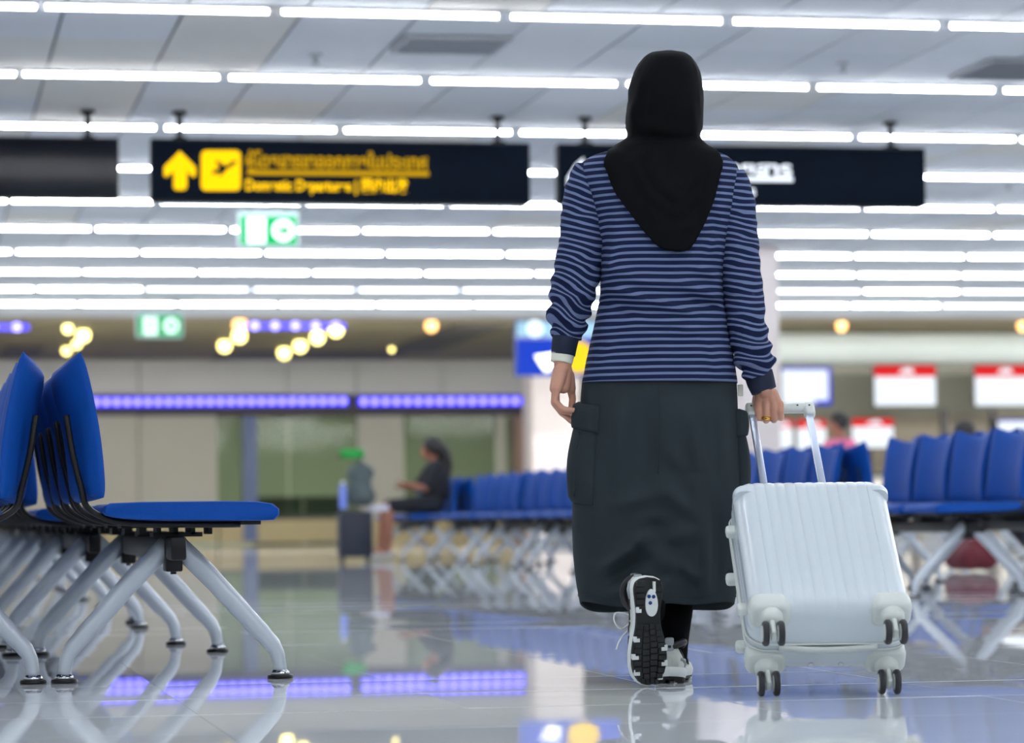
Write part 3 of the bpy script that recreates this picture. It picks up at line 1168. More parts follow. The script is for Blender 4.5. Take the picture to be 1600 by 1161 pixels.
for sx in (-1, 1):
    for sy in (-1, 1):
        cx, cy = sx * (SW / 2 - .047), sy * (SD / 2 - .038)
        g = MB()
        g.loft([[Vector((cx + x, cy + y, z)) for x, y in sq_outline(.0485 - i_, .0385 - i_, .026 - i_)] for z, i_ in ((.040, .003), (.034, .0005), (.012, 0), (.002, .002), (-.004, .007), (-.006, .013))], True, True)
        guard = g.build('corner_guard', M_SHELL2, suit, 50)
        wx, wy = sx * .141, sy * .078
        hs = MB().lathe((wx, wy, 0), [(.0285, -.004), (.0275, -.016), (.024, -.027), (.012, -.035)], 20)
        hs.rbox((wx, wy, -.049), (.012, .030, .050), .004, 2)
        cas = hs.build('caster', M_SHELL2, suit, 50)
        for s_ in (-1, 1):
            wh = MB().lathe((wx + s_ * .0180, wy, -.063), [(.020, -.0072), (.0262, -.0068), (.029, -.0034), (.029, .0034), (.0262, .0068), (.020, .0072)], 24, 'x')
            wh.build('wheel', M_RUB, cas, 40)
            MB().lathe((wx + s_ * .0180, wy, -.063), [(.019, -.0082), (.021, 0), (.019, .0082)], 20, 'x').build('wheel_hub', M_SHELL2, cas, 40)
# upper corner guards: thin raised caps
for sx in (-1, 1):
    cx, cy = sx * (SW / 2 - .028), -(SD / 2 - .028)
    g = MB()
    g.loft([[Vector((cx + x, cy + y, z)) for x, y in sq_outline(.0295 - i_, .0295 - i_, .024)] for z, i_ in ((SL - .060, .0008), (SL - .045, .0004), (SL - .036, .0030))], True, True)
    g.build('top_corner_guard', M_SHELL, suit, 50)
# standing feet on the left side
for yy, zz in ((-.03, .355), (.065, .290), (-.03, .075), (.065, .050)):
    MB().rbox((-SW / 2 - .006, yy, zz), (.030, .024, .030), .008, 3).build('side_foot', M_SHELL2, suit, 50)
# telescopic handle
LH = .549
th = MB()
for s_ in (-1, 1):
    tb = MB().rbox((s_ * .074, .088, SL - .05 + (LH + .03) / 2), (.019, .011, LH + .03), .004, 2)
    tb.build('handle_tube', M_ALU, suit, 40)
    MB().rbox((s_ * .074, .088, SL + .006), (.034, .022, .014), .004, 2).build('tube_collar', M_SHELL2, suit, 40)
GZ = SL - .05 + LH
gr = MB().rbox((0, .088, GZ + .020), (.182, .026, .026), .011, 3)
for s_ in (-1, 1):
    gr.rbox((s_ * .076, .088, GZ + .010), (.030, .028, .046), .009, 3)
grip = gr.build('grip', M_SHELL2, suit, 50)
for x_ in (-.076, .045, .076):
    MB().lathe((x_, .088 - .0145, GZ + .014), [(.0028, 0), (.0028, -.001)], 10, 'y').build('screw', M_BPLASTIC, grip)
HEAD = YAW - math.radians(2.3)
RS = Matrix.Rotation(-HEAD, 3, 'Z') @ Matrix.Rotation(-TH, 3, 'X')
suit.rotation_euler = RS.to_euler()
ground = (PZ(1201, 1087, 0) + PZ(1391, 1086, 0)) / 2
wc = RS @ Vector((0, .078, -.063))
suit.location = Vector((ground.x - wc.x, ground.y - wc.y, .029 - wc.z + .0005))
GRIP_W = suit.location + RS @ Vector((0, .088, GZ + .018))

# ================================================================== the walking woman
W_DC = 7.78
W0 = P(1040, 1070, W_DC)
woman = empty('person', (W0.x, W0.y, 0), -YAW)
tag(woman, 'woman walking away in black headscarf, striped shirt and long grey skirt', 'person')
RW = Matrix.Rotation(-YAW, 3, 'Z')
RWI = RW.inverted()
WLOC = Vector((W0.x, W0.y, 0))
N_ = FWD0


def L(px, py, y=0.0):
    """local point seen at a pixel, y metres beyond the woman's plane"""
    r = ray(px, py)
    t = (WLOC + N_ * y - CAM).dot(N_) / r.dot(N_)
    return RWI @ (CAM + r * t - WLOC)


M_SKIN = mat('skin', (196, 146, 124), rough=.5, spec=.3, var=.08, scale=25)
M_BLKCLOTH = mat('black_scarf', (6, 8, 11), rough=.75, spec=.08, var=.2, scale=20, bump=.12, bscale=300)
M_SKIRT = mat('charcoal_twill', (42, 50, 54), rough=.85, spec=.1, var=.07, scale=14, bump=.12, bscale=500)
M_LEGGING = mat('black_legging', (5, 5, 7), rough=.9, spec=.1)
M_NAVY = mat('navy_rib', (14, 24, 48), rough=.85, var=.1, scale=40)
M_CREAM = mat('cream_cuff', (222, 222, 206), rough=.7)
M_GOLD = mat('gold', (226, 180, 70), rough=.2, metal=1.0)

# ---- striped cloth driven by a per-vertex stripe coordinate (metres along the cloth)
ms = bpy.data.materials.new('striped_jersey')
ms.use_nodes = True
nt = ms.node_tree
b = nt.nodes['Principled BSDF']
b.inputs['Roughness'].default_value = .85
b.inputs['Specular IOR Level'].default_value = .15
at = nt.nodes.new('ShaderNodeAttribute')
at.attribute_name = 'stripe'
m1 = nt.nodes.new('ShaderNodeMath')
m1.operation = 'MULTIPLY'
m1.inputs[1].default_value = 1 / 0.0172
m2 = nt.nodes.new('ShaderNodeMath')
m2.operation = 'FRACT'
cr = nt.nodes.new('ShaderNodeValToRGB')
cr.color_ramp.interpolation = 'LINEAR'
e = cr.color_ramp.elements
e[0].position, e[0].color = 0.0, srgb((17, 28, 58))
e[1].position, e[1].color = 0.52, srgb((17, 28, 58))
for pos, c in ((.58, (102, 114, 148)), (.90, (102, 114, 148)), (.96, (17, 28, 58))):
    q = e.new(pos)
    q.color = srgb(c)
nt.links.new(at.outputs['Fac'], m1.inputs[0])
nt.links.new(m1.outputs[0], m2.inputs[0])
nt.links.new(m2.outputs[0], cr.inputs[0])
nt.links.new(cr.outputs[0], b.inputs['Base Color'])
tcn = nt.nodes.new('ShaderNodeTexCoord')
nn = nt.nodes.new('ShaderNodeTexNoise')
nn.inputs['Scale'].default_value = 400
bpn = nt.nodes.new('ShaderNodeBump')
bpn.inputs['Strength'].default_value = .15
bpn.inputs['Distance'].default_value = .002
nt.links.new(tcn.outputs['Object'], nn.inputs['Vector'])
nt.links.new(nn.outputs['Fac'], bpn.inputs['Height'])
nt.links.new(bpn.outputs[0], b.inputs['Normal'])
M_STRIPE = ms


def add_attr(o, vals):
    a_ = o.data.attributes.new('stripe', 'FLOAT', 'POINT')
    a_.data.foreach_set('value', vals)


def interp(tab, v):
    """tab: rows (key, a, b, ...) sorted by key -> smooth interpolation"""
    if v <= tab[0][0]:
        return tab[0][1:]
    for i in range(len(tab) - 1):
        if v <= tab[i + 1][0]:
            t = (v - tab[i][0]) / (tab[i + 1][0] - tab[i][0])
            p0, p1, p2, p3 = tab[max(i - 1, 0)][1:], tab[i][1:], tab[i + 1][1:], tab[min(i + 2, len(tab) - 1)][1:]
            r = []
            for a_, b_, c_, d_ in zip(p0, p1, p2, p3):
                lo, hi = min(b_, c_), max(b_, c_)
                val = .5 * (2 * b_ + (c_ - a_) * t + (2 * a_ - 5 * b_ + 4 * c_ - d_) * t * t + (3 * b_ - a_ - 3 * c_ + d_) * t ** 3)
                ext = (hi - lo) * .25
                r.append(min(hi + ext, max(lo - ext, val)))
            return tuple(r)
    return tab[-1][1:]


def folds(segs):
    """segs: (px0,py0,px1,py1,width_m,amp_m) -> function of local (x,z)"""
    S = []
    for x0, y0, x1, y1, wd, am in segs:
        a_, b_ = L(x0, y0, -.12), L(x1, y1, -.12)
        S.append((a_.x, a_.z, b_.x, b_.z, wd, am))

    def f(x, z):
        s_ = 0
        for ax, az, bx, bz, wd, am in S:
            dx, dz = bx - ax, bz - az
            t = ((x - ax) * dx + (z - az) * dz) / (dx * dx + dz * dz)
            tc_ = min(1, max(0, t))
            ex, ez = x - ax - dx * tc_, z - az - dz * tc_
            d2 = (ex * ex + ez * ez) / (wd * wd)
            if d2 < 9:
                fade = 1 - abs(2 * tc_ - 1) ** 3 * .7
                s_ += am * math.exp(-d2) * fade
        return s_
    return f


def nz(x, y, z, s_):
    return mnoise.noise(Vector((x * s_, y * s_, z * s_)))


# ---- shirt body -------------------------------------------------------------
# py : left px, right px, back depth, front depth
TORSO = [(226, 1006, 1078, .050, .040), (233, 968, 1106, .066, .055), (242, 930, 1132, .080, .070), (256, 908, 1150, .092, .085), (278, 905, 1156, .104, .10),
         (320, 921, 1150, .116, .115), (380, 934, 1139, .122, .12), (430, 938, 1132, .120, .12), (455, 938, 1131, .120, .12), (500, 930, 1137, .126, .12),
         (550, 919, 1145, .136, .13), (585, 912, 1150, .144, .135), (599, 909, 1152, .148, .14)]


def torso_ring(py, n=72, grow=0.0, wr=None):
    xl, xr, db, df = interp(TORSO, py)
    a_, b_ = L(xl, py, 0), L(xr, py, 0)
    cx, hw = (a_.x + b_.x) / 2, (b_.x - a_.x) / 2 + grow
    z = (a_.z + b_.z) / 2
    out = []
    for j in range(n):
        t = 2 * PI * j / n
        c, s_ = math.cos(t), math.sin(t)
        ex = 2 / 2.4
        x = cx + hw * math.copysign(abs(c) ** ex, c)
        dep = (db if s_ < 0 else df) + grow
        y = dep * math.copysign(abs(s_) ** ex, s_)
        zz = z + (b_.z - a_.z) / 2 * c
        if wr and s_ < 0.2:
            y -= wr(x, zz) * min(1, max(0, .2 - s_) * 1.6)
        out.append(Vector((x, y, zz)))
    return out


def back_y(x, z):
    """rear surface of the shirt at local x, z"""
    # invert z -> py using the woman's plane
    py = zpy(z)
    xl, xr, db, df = interp(TORSO, py)
    a_, b_ = L(xl, py, 0), L(xr, py, 0)
    cx, hw = (a_.x + b_.x) / 2, (b_.x - a_.x) / 2
    u = min(1, abs((x - cx) / hw))
    return -db * (1 - u ** 2.4) ** (1 / 2.4)


_za, _zb = L(1040, 100, 0).z, L(1040, 1000, 0).z


def zpy(z):
    return 100 + (z - _za) / (_zb - _za) * 900


shirt_f = folds([(950, 448, 1010, 470, .012, .016), (1010, 468, 1085, 492, .012, .015), (945, 462, 1000, 492, .012, -.010), (1050, 440, 1120, 462, .013, .012), (1075, 462, 1128, 478, .012, -.010),
                 (990, 440, 1060, 446, .014, .009), (1085, 418, 1122, 430, .012, .009), (945, 415, 990, 430, .014, .008), (1105, 400, 1122, 360, .012, .010), (960, 380, 948, 430, .014, .010),
                 (1000, 500, 1075, 506, .014, .008), (930, 520, 990, 500, .016, .007), (1060, 520, 1130, 500, .018, .008), (930, 570, 960, 530, .016, .006), (1120, 585, 1105, 530, .016, .006),
                 (925, 478, 950, 468, .010, -.012), (1110, 478, 1132, 470, .010, -.010), (1110, 320, 1122, 380, .016, -.008), (950, 330, 945, 390, .016, -.008)])
rings, N = [], 120
pys = [226 + (599 - 226) * k / 110 for k in range(111)]
for py in pys:
    rings.append(torso_ring(py, N, 0, lambda x, z: 1.5 * shirt_f(x, z) + .006 * nz(x, 0, z, 14)))
# straight cut hem with a small turned-in edge
last = rings[-1]
rings.append([Vector((p.x * .985, p.y * .97, p.z + .004)) for p in last])
mb = MB().loft(rings, False, False)
shirt = mb.build('shirt', M_STRIPE, woman, True)
add_attr(shirt, [p.z + .42 * shirt_f(p.x, p.z) + .004 * nz(p.x, .3, p.z, 6) + (.10 * max(0, abs(p.x) - .11) ** 1.0 * (1 if p.z > L(1040, 290).z else 0) * 0) for p in mb.v])
shirt['label'] = 'navy long sleeved shirt with pale blue stripes'


# ---- sleeves ----------------------------------------------------------------
def smooth_path(keys, n):
    out = []
    m_ = len(keys) - 1
    for k in range(n + 1):
        t = k / n * m_
        i = min(int(t), m_ - 1)
        f = t - i
        p = [keys[max(i - 1, 0)], keys[i], keys[i + 1], keys[min(i + 2, m_)]]
        out.append(tuple(.5 * (2 * p[1][q] + (p[2][q] - p[0][q]) * f + (2 * p[0][q] - 5 * p[1][q] + 4 * p[2][q] - p[3][q]) * f * f + (3 * p[1][q] - p[0][q] - 3 * p[2][q] + p[3][q]) * f ** 3) for q in range(len(keys[0]))))
    return out


def sleeve(keys, seed, name='sleeve'):
    """keys: (px, py, y, radius px, gather)"""
    path = smooth_path(keys, 80)
    ctr = [L(k[0], k[1], k[2]) for k in path]
    rings, st, s_acc = [], [], 0
    SEG = 44
    for i, c in enumerate(ctr):
        if i:
            s_acc += (c - ctr[i - 1]).length
        t = (ctr[min(i + 1, 80)] - ctr[max(i - 1, 0)]).normalized()
        u = (Vector((1, 0, 0)) - t * t.x).normalized()
        v = t.cross(u)
        r = path[i][3] * W_DC / F_PX
        g = path[i][4]
        ring = []
        for j in range(SEG):
            a_ = 2 * PI * j / SEG
            d_ = u * math.cos(a_) + v * math.sin(a_)
            q = c + d_ * r
            w_ = nz(q.x + seed, q.y, q.z, 11) * .010 + nz(q.x * .6 + seed, q.y * .6, q.z * 2.0, 24) * .005
            w_ += g * .0062 * math.sin(2 * PI * s_acc / .046 + 1.3 * math.sin(a_ * 2 + seed) + a_)
            ring.append(c + d_ * (r + w_ * (.35 + .65 * min(1, i / 12))))
            st.append(s_acc + .012 * g * math.sin(a_ * 2 + seed) - .012 * math.cos(a_ - .6) + .8 * w_)
        rings.append(ring)
    m_ = MB().loft(rings, True, True)
    o = m_.build(name, M_STRIPE, shirt, True)
    add_attr(o, st)
    return o


SL_KEYS = [(922, 260, .0, 23, 0), (917, 288, -.002, 31, 0), (911, 335, -.005, 35, .1), (907, 385, -.008, 36, .15), (903, 430, -.012, 36.5, .3), (894, 468, -.015, 36, .7), (887, 496, -.02, 32, 1.0), (886, 516, -.022, 27, .9), (885, 529, -.024, 21, .3)]
SR_KEYS = [(1140, 272, .0, 24, 0), (1146, 300, -.004, 30, 0), (1152, 345, -.010, 32, .1), (1155, 400, -.020, 32, .15), (1160, 455, -.030, 31, .2), (1166, 505, -.038, 31, .4), (1174, 548, -.045, 31, .8), (1182, 573, -.05, 29, 1.0), (1187, 590, -.052, 23, .4)]
sleeve(SL_KEYS, 3.1)
sleeve(SR_KEYS, 8.7)


def cuff(keys, name, m_, ribs=True):
    path = smooth_path(keys, 10)
    ctr = [L(k[0], k[1], k[2]) for k in path]
    rings = []
    for i, c in enumerate(ctr):
        t = (ctr[min(i + 1, 10)] - ctr[max(i - 1, 0)]).normalized()
        u = (Vector((1, 0, 0)) - t * t.x).normalized()
        v = t.cross(u)
        r = path[i][3] * W_DC / F_PX
        rings.append([c + (u * math.cos(2 * PI * j / 64) + v * math.sin(2 * PI * j / 64)) * (r + (.0008 if ribs and j % 2 else 0)) for j in range(64)])
    return MB().loft(rings, True, True).build(name, m_, shirt, True)


cuff([(884.5, 525, -.024, 20.5), (882, 538, -.026, 20), (880, 555, -.028, 18.5)], 'cuff', M_NAVY)
cuff([(880, 548, -.028, 17.8), (879, 556, -.028, 18.2), (877, 567, -.03, 17.2)], 'cuff_lining', M_CREAM, False)
cuff([(1185, 583, -.051, 22), (1189, 597, -.053, 21.5), (1194, 611, -.055, 19.5)], 'cuff', M_NAVY)
a_ = L(1157, 610, -.03)
MB().rbox(a_, (.014, .004, .030), .0015, 2).build('side_tag', M_CREAM, shirt)

# ---- headscarf --------------------------------------------------------------
HIJ = [(82, 1034, 1056, .020, .020), (85, 1018, 1068, .045, .045), (91, 1008, 1078, .068, .065), (100, 1000, 1085, .084, .078), (115, 992, 1091, .098, .088), (135, 986, 1095, .106, .094), (160, 983, 1097, .108, .094),
       (180, 980, 1097, .104, .090), (200, 980, 1095, .095, .084), (212, 982, 1092, .086, .080), (221, 976, 1096, .084, .078), (229, 962, 1104, .090, .080), (238, 952, 1114, .098, .088), (252, 948, 1124, .108, .10)]
HEM = [(944, 258), (949, 266), (955, 285), (962, 302), (975, 322), (998, 352), (1016, 375), (1030, 388), (1045, 393), (1060, 395), (1076, 391), (1086, 378), (1100, 350), (1112, 322), (1120, 300), (1126, 275), (1130, 262)]
hij_f = folds([(985, 240, 1010, 300, .010, .010), (1010, 300, 1055, 338, .011, .011), (1055, 338, 1095, 300, .011, .010), (1095, 300, 1112, 255, .010, .008), (1000, 235, 1030, 290, .009, .010), (1030, 290, 1062, 312, .009, .010),
               (1062, 312, 1090, 270, .010, .008), (1015, 330, 1050, 368, .012, .008), (1050, 368, 1085, 350, .012, .007), (1020, 225, 1024, 262, .008, .009), (1055, 228, 1052, 270, .008, .009), (985, 215, 1090, 213, .010, -.010),
               (1002, 120, 988, 190, .010, .008), (1012, 130, 1004, 200, .010, -.008), (1088, 205, 1082, 150, .010, .006), (990, 190, 1050, 205, .010, .008), (1050, 205, 1092, 196, .010, .007)])
NS = 96


def hij_ring(py, th_):
    xl, xr, db, df = interp(HIJ, py)
    a_, b_ = L(xl, py, 0), L(xr, py, 0)
    cx, hw = (a_.x + b_.x) / 2, (b_.x - a_.x) / 2
    c, s_ = math.cos(th_), math.sin(th_)
    x = cx + hw * math.copysign(abs(c) ** .9, c)
    y = (db if s_ < 0 else df) * math.copysign(abs(s_) ** .9, s_)
    return Vector((x, y, a_.z + (b_.z - a_.z) * (c + 1) / 2))


grid = []
top_py = [82, 83.5, 85, 88, 92, 96, 101, 107, 114, 122, 130, 138, 147, 156, 165, 174, 183, 192, 200, 207, 213, 218, 223, 228, 233, 238, 243, 248]
for py in top_py:
    ring = []
    for j in range(NS):
        t = 2 * PI * j / NS
        p = hij_ring(py, t)
        if p.y < .03:
            k = min(1, (.03 - p.y) / .05)
            d_ = hij_f(p.x, p.z) * k
            p.y -= d_
            if abs(math.cos(t)) > .8:
                p.x += math.copysign(abs(nz(p.x, p.y, p.z, 16)) * .006, p.x)
        if py > 218:
            by = back_y(p.x, p.z)
            if p.y < 0:
                p.y = min(p.y, by - .010)
            else:
                p.y = max(p.y, -by + .012)
        ring.append(p)
    grid.append(ring)
NC = 26
for k in range(1, NC + 1):
    ring = []
    for j in range(NS):
        t = 2 * PI * j / NS
        c, s_ = math.cos(t), math.sin(t)
        px = 1037 + 92 * math.copysign(abs(c) ** .8, c)
        hem = interp(HEM, px)[0] if s_ < 0 else min(interp(HEM, px)[0], 300)
        py = 248 + (hem - 248) * k / NC
        p = L(px, py, -.11 if s_ < 0 else .1)
        base = back_y(p.x, p.z)
        ell = -.128 * abs(s_) ** .8
        if s_ < 0:
            p.y = min(base - .011, ell * min(1, .8 + .2 * k / NC))
            p.y -= hij_f(p.x, p.z) + .004 * math.sin(px * .16 + k * .1) * (k / NC)
        else:
            p.y = max(-base + .012, .12 * abs(s_) ** .8)
        ring.append(p)
    grid.append(ring)
hm = MB()
base = len(hm.v)
for R in grid:
    hm.v += R
rows = len(grid)
for i in range(rows - 1):
    for j in range(NS):
        k = (j + 1) % NS
        th_ = 2 * PI * (j + .5) / NS
        front = abs(((th_ - PI / 2 + PI) % (2 * PI)) - PI)
        pym = top_py[i] if i < len(top_py) else 260
        if 112 < pym < 205 and front < .75 * math.sqrt(max(0, 1 - ((pym - 158) / 47) ** 2)):
            continue                                   # face opening
        hm.f.append((i * NS + j, i * NS + k, (i + 1) * NS + k, (i + 1) * NS + j))
hm.f.append(tuple(range(NS)))
hij = hm.build('headscarf', M_BLKCLOTH, woman, True)
so_ = hij.modifiers.new('thick', 'SOLIDIFY')
so_.thickness = .003
so_.offset = 1
hij['label'] = 'black headscarf draped to a point over the back'

# ---- skirt ------------------------------------------------------------------
SK = [(580, 916, 1146, .125, .12), (600, 909, 1151, .140, .13), (650, 905, 1153, .150, .14), (720, 899, 1156, .160, .16), (800, 894, 1159, .172, .185), (860, 895, 1158, .182, .20), (910, 900, 1153, .190, .21), (952, 907, 1146, .194, .215)]
sk_f = folds([(938, 890, 990, 852, .016, .020), (990, 852, 1015, 830, .016, .016), (960, 905, 1005, 872, .014, -.012), (1015, 850, 1045, 890, .018, .012), (1075, 640, 1095, 740, .022, .012), (1095, 740, 1085, 820, .024, .010),
              (975, 620, 955, 760, .024, .012), (1000, 640, 1005, 760, .030, -.008), (1055, 620, 1050, 720, .03, .006), (1100, 800, 1100, 925, .016, .014), (1120, 790, 1118, 920, .018, -.010), (935, 700, 925, 860, .022, .010),
              (1030, 760, 1075, 800, .022, .010), (960, 790, 1030, 770, .022, .008), (1045, 700, 1062, 735, .012, .010), (1130, 640, 1135, 760, .018, .008), (1040, 840, 1080, 832, .020, .010), (1005, 830, 1040, 822, .02, -.01),
              (1060, 880, 1090, 905, .016, .008), (945, 930, 1000, 915, .014, .010), (1012, 905, 1018, 950, .050, .030)])


def skirt_pt(th_, py, off=0.0, wr=True):
    xl, xr, db, df = interp(SK, py)
    a_, b_ = L(xl, py, 0), L(xr, py, 0)
    cx, hw = (a_.x + b_.x) / 2, (b_.x - a_.x) / 2
    c, s_ = math.cos(th_), math.sin(th_)
    ex = 2 / 2.35
    dep = db if s_ < 0 else df
    x = cx + (hw + off) * math.copysign(abs(c) ** ex, c)
    y = (dep + off) * math.copysign(abs(s_) ** ex, s_)
    z = (a_.z + b_.z) / 2 + (b_.z - a_.z) / 2 * c
    if wr:
        k = max(0, min(1, .25 - s_))
        y -= (2.0 * sk_f(x, z) + .010 * nz(x, 0, z, 9)) * k
        low = max(0, (py - 640) / 300)
        y += .006 * low * math.sin(th_ * 9 + 1.3) * (1 - k) 
    return Vector((x, y, z))


rings = []
for k in range(97):
    f = k / 96
    ring = []
    for j in range(120):
        t = 2 * PI * j / 120
        s_ = math.sin(t)
        hem = 943 + (9 * max(0, s_) * 0) - 7 * math.exp(-((math.cos(t) - .02) / .22) ** 2) * (1 if s_ < 0 else 0) + 4 * math.sin(3 * t + .5)
        hem += 18 * max(0, s_)
        py = 580 + (hem - 580) * f
        ring.append(skirt_pt(t, py))
    rings.append(ring)
sk = MB().loft(rings, False, False).build('skirt', M_SKIRT, woman, True)
so_ = sk.modifiers.new('thick', 'SOLIDIFY')
so_.thickness = .004
sk['label'] = 'long charcoal cargo skirt with side pockets'
# hem stitching band and centre seam
hb_ = MB()
hb_.tube([skirt_pt(2 * PI * j / 90, 931 - 7 * math.exp(-((math.cos(2 * PI * j / 90) - .02) / .22) ** 2) * (1 if math.sin(2 * PI * j / 90) < 0 else 0) + 4 * math.sin(6 * PI * j / 90 + .5) + 18 * max(0, math.sin(2 * PI * j / 90)), .0005) for j in range(91)], .0012, 6)
hb_.build('hem_stitch', M_SKIRT, sk, True)
cs = [skirt_pt(-PI / 2 - .015, 602 + 20 * k, .001) for k in range(8)]
MB().tube(cs, .0016, 6).build('centre_seam', M_SKIRT, sk, True)


def patch(t0, t1, p0, p1, off, name, parent, bulge=.006, skew=0.0):
    """pocket: slab following the skirt surface between two angles and two heights"""
    nu, nv = 10, 14
    inner, outer = [], []
    for j in range(nv + 1):
        v = j / nv
        ri, ro = [], []
        for i in range(nu + 1):
            u = i / nu
            t = t0 + (t1 - t0) * u
            py = p0 + (p1 - p0) * v + skew * (u - .5)
            edge = min(1, min(u, 1 - u) * 8) * min(1, min(v, 1 - v) * 12)
            ri.append(skirt_pt(t, py, -.002))
            ro.append(skirt_pt(t, py, off * (.35 + .65 * edge ** .5) + bulge * math.sin(PI * u) * math.sin(PI * v)))
        inner.append(ri)
        outer.append(ro)
    m_ = MB()
    n1 = nu + 1
    for R in inner + outer:
        m_.v += R
    o0 = (nv + 1) * n1
    for j in range(nv):
        for i in range(nu):
            a0 = j * n1 + i
            m_.f.append((a0, a0 + n1, a0 + n1 + 1, a0 + 1))
            m_.f.append((o0 + a0, o0 + a0 + 1, o0 + a0 + n1 + 1, o0 + a0 + n1))
    for j in range(nv):
        for i in (0, nu):
            a0 = j * n1 + i
            m_.f.append((a0, a0 + n1, o0 + a0 + n1, o0 + a0))
    for i in range(nu):
        for j in (0, nv):
            a0 = j * n1 + i
            m_.f.append((a0, a0 + 1, o0 + a0 + 1, o0 + a0))
    return m_.build(name, M_SKIRT, parent, 60)


patch(PI * .97, PI * 1.235, 662, 786, .012, 'cargo_pocket', sk, .016, 8)
patch(PI * .96, PI * 1.245, 632, 674, .018, 'pocket_flap', sk, .006, 10)
patch(PI * 1.91, PI * 2.09, 668, 790, .014, 'cargo_pocket', sk, .014)
patch(PI * 1.90, PI * 2.10, 640, 684, .022, 'pocket_flap', sk, .006)
# pocket pleat and flap button
pl = [skirt_pt(PI * 1.15, 676 + 10 * k, .022) for k in range(11)]
MB().tube(pl, .003, 8).build('pocket_pleat', M_SKIRT, sk, True)

# ---- body (one continuous figure under the clothes) and hands ---------------
bm_ = MB()


def cap(p, ra, q, rb):
    bm_.capsule(p, ra, q, rb)


hd = L(1040, 160, .0)
cap(L(1040, 140, -.01), .080, L(1040, 165, .005), .078)
cap(L(1040, 185, .035), .052, L(1040, 175, .03), .055)
bm_.sphere(L(1040, 172, .088), (.012, .018, .016), 12, 8)                      # nose
bm_.sphere(L(1040, 185, .080), (.022, .010, .008), 12, 8)                      # mouth
for s_ in (-1, 1):
    bm_.sphere(L(1040 + s_ * 19, 160, .072), (.012, .010, .007), 10, 8)       # brows / eyes
    bm_.sphere(L(1040 + s_ * 47, 166, .0), (.008, .016, .026), 10, 8)         # ears
cap(L(1040, 200, .0), .050, L(1036, 245, -.005), .052)
cap(L(985, 262, 0), .050, L(1095, 265, 0), .050)
cap(L(1035, 280, 0), .085, L(1035, 420, 0), .085)
cap(L(1000, 440, 0), .080, L(1070, 440, 0), .080)
cap(L(1000, 570, 0), .095, L(1065, 570, 0), .095)
# left arm, right arm
cap(L(925, 275, 0), .044, L(905, 410, -.01), .036)
cap(L(905, 410, -.01), .034, L(881, 545, -.03), .023)
cap(L(1138, 285, 0), .044, L(1156, 430, -.025), .036)
cap(L(1156, 430, -.025), .034, L(1192, 600, -.055), .024)
# legs: right leg planted, left leg trailing with heel up
cap(L(1075, 600, 0), .085, L(1070, 790, .06), .056)
cap(L(1070, 790, .06), .055, L(1050, 1030, -.10), .036)
cap(L(1000, 600, 0), .085, L(1010, 825, .08), .054)
cap(L(1010, 825, .08), .050, L(1017, 955, -.24), .030)
body = remeshed(bm_, 'body', .009, M_SKIN, woman, 5)


def hand(fingers, palm, name):
    h_ = MB()
    for chain in fingers:
        pts, rad = chain
        q = [L(*p) for p in pts]
        for i in range(len(q) - 1):
            h_.capsule(q[i], rad[i], q[i + 1], rad[i + 1], 12)
    for p, ra, q, rb in palm:
        h_.capsule(L(*p), ra, L(*q), rb, 14)
    return remeshed(h_, name, .0022, M_SKIN, body, 4)


def c6(x, y):          # pixel from the left-hand close-up coordinates
    return 840 + x / 5.81, 480 + y / 5.805


def fj(seq, dz):
    return [c6(x, y) + (dz + d_,) for x, y, d_ in seq]


R4 = [.0098, .0090, .0082, .0070]
hand([
    (fj([(180, 745, .0), (158, 850, .0), (235, 925, .0), (335, 935, .0)], -.052), [.0092, .0082, .0076, .0066]),
    (fj([(165, 745, .0), (148, 860, .0), (222, 945, .0), (322, 962, .0)], -.036), R4),
    (fj([(158, 745, .0), (150, 870, .0), (222, 965, .0), (308, 1020, .0)], -.019), R4),
    (fj([(165, 740, .0), (172, 865, .0), (240, 975, .0), (312, 1042, .0)], -.002), R4),
    (fj([(262, 620, .0), (300, 735, .004), (318, 830, .002), (306, 915, -.008)], -.002), [.0145, .0112, .0098, .0082]),
], [
    (c6(228, 470) + (-.03,), .0235, c6(228, 560) + (-.03,), .0235),
    (c6(222, 560) + (-.045,), .017, c6(180, 730) + (-.050,), .0145),
    (c6(225, 560) + (-.030,), .020, c6(180, 730) + (-.034,), .0150),
    (c6(230, 560) + (-.018,), .018, c6(175, 730) + (-.018,), .0140),
    (c6(240, 560) + (-.008,), .017, c6(185, 725) + (-.004,), .0135),
    (c6(240, 560) + (-.014,), .021, c6(280, 690) + (-.010,), .0185),
    (c6(205, 590) + (-.028,), .021, c6(165, 735) + (-.028,), .0170),
    (c6(245, 590) + (-.028,), .021, c6(235, 720) + (-.026,), .0185),
    (c6(275, 620) + (-.016,), .018, c6(300, 740) + (-.006,), .0140),
], 'hand')

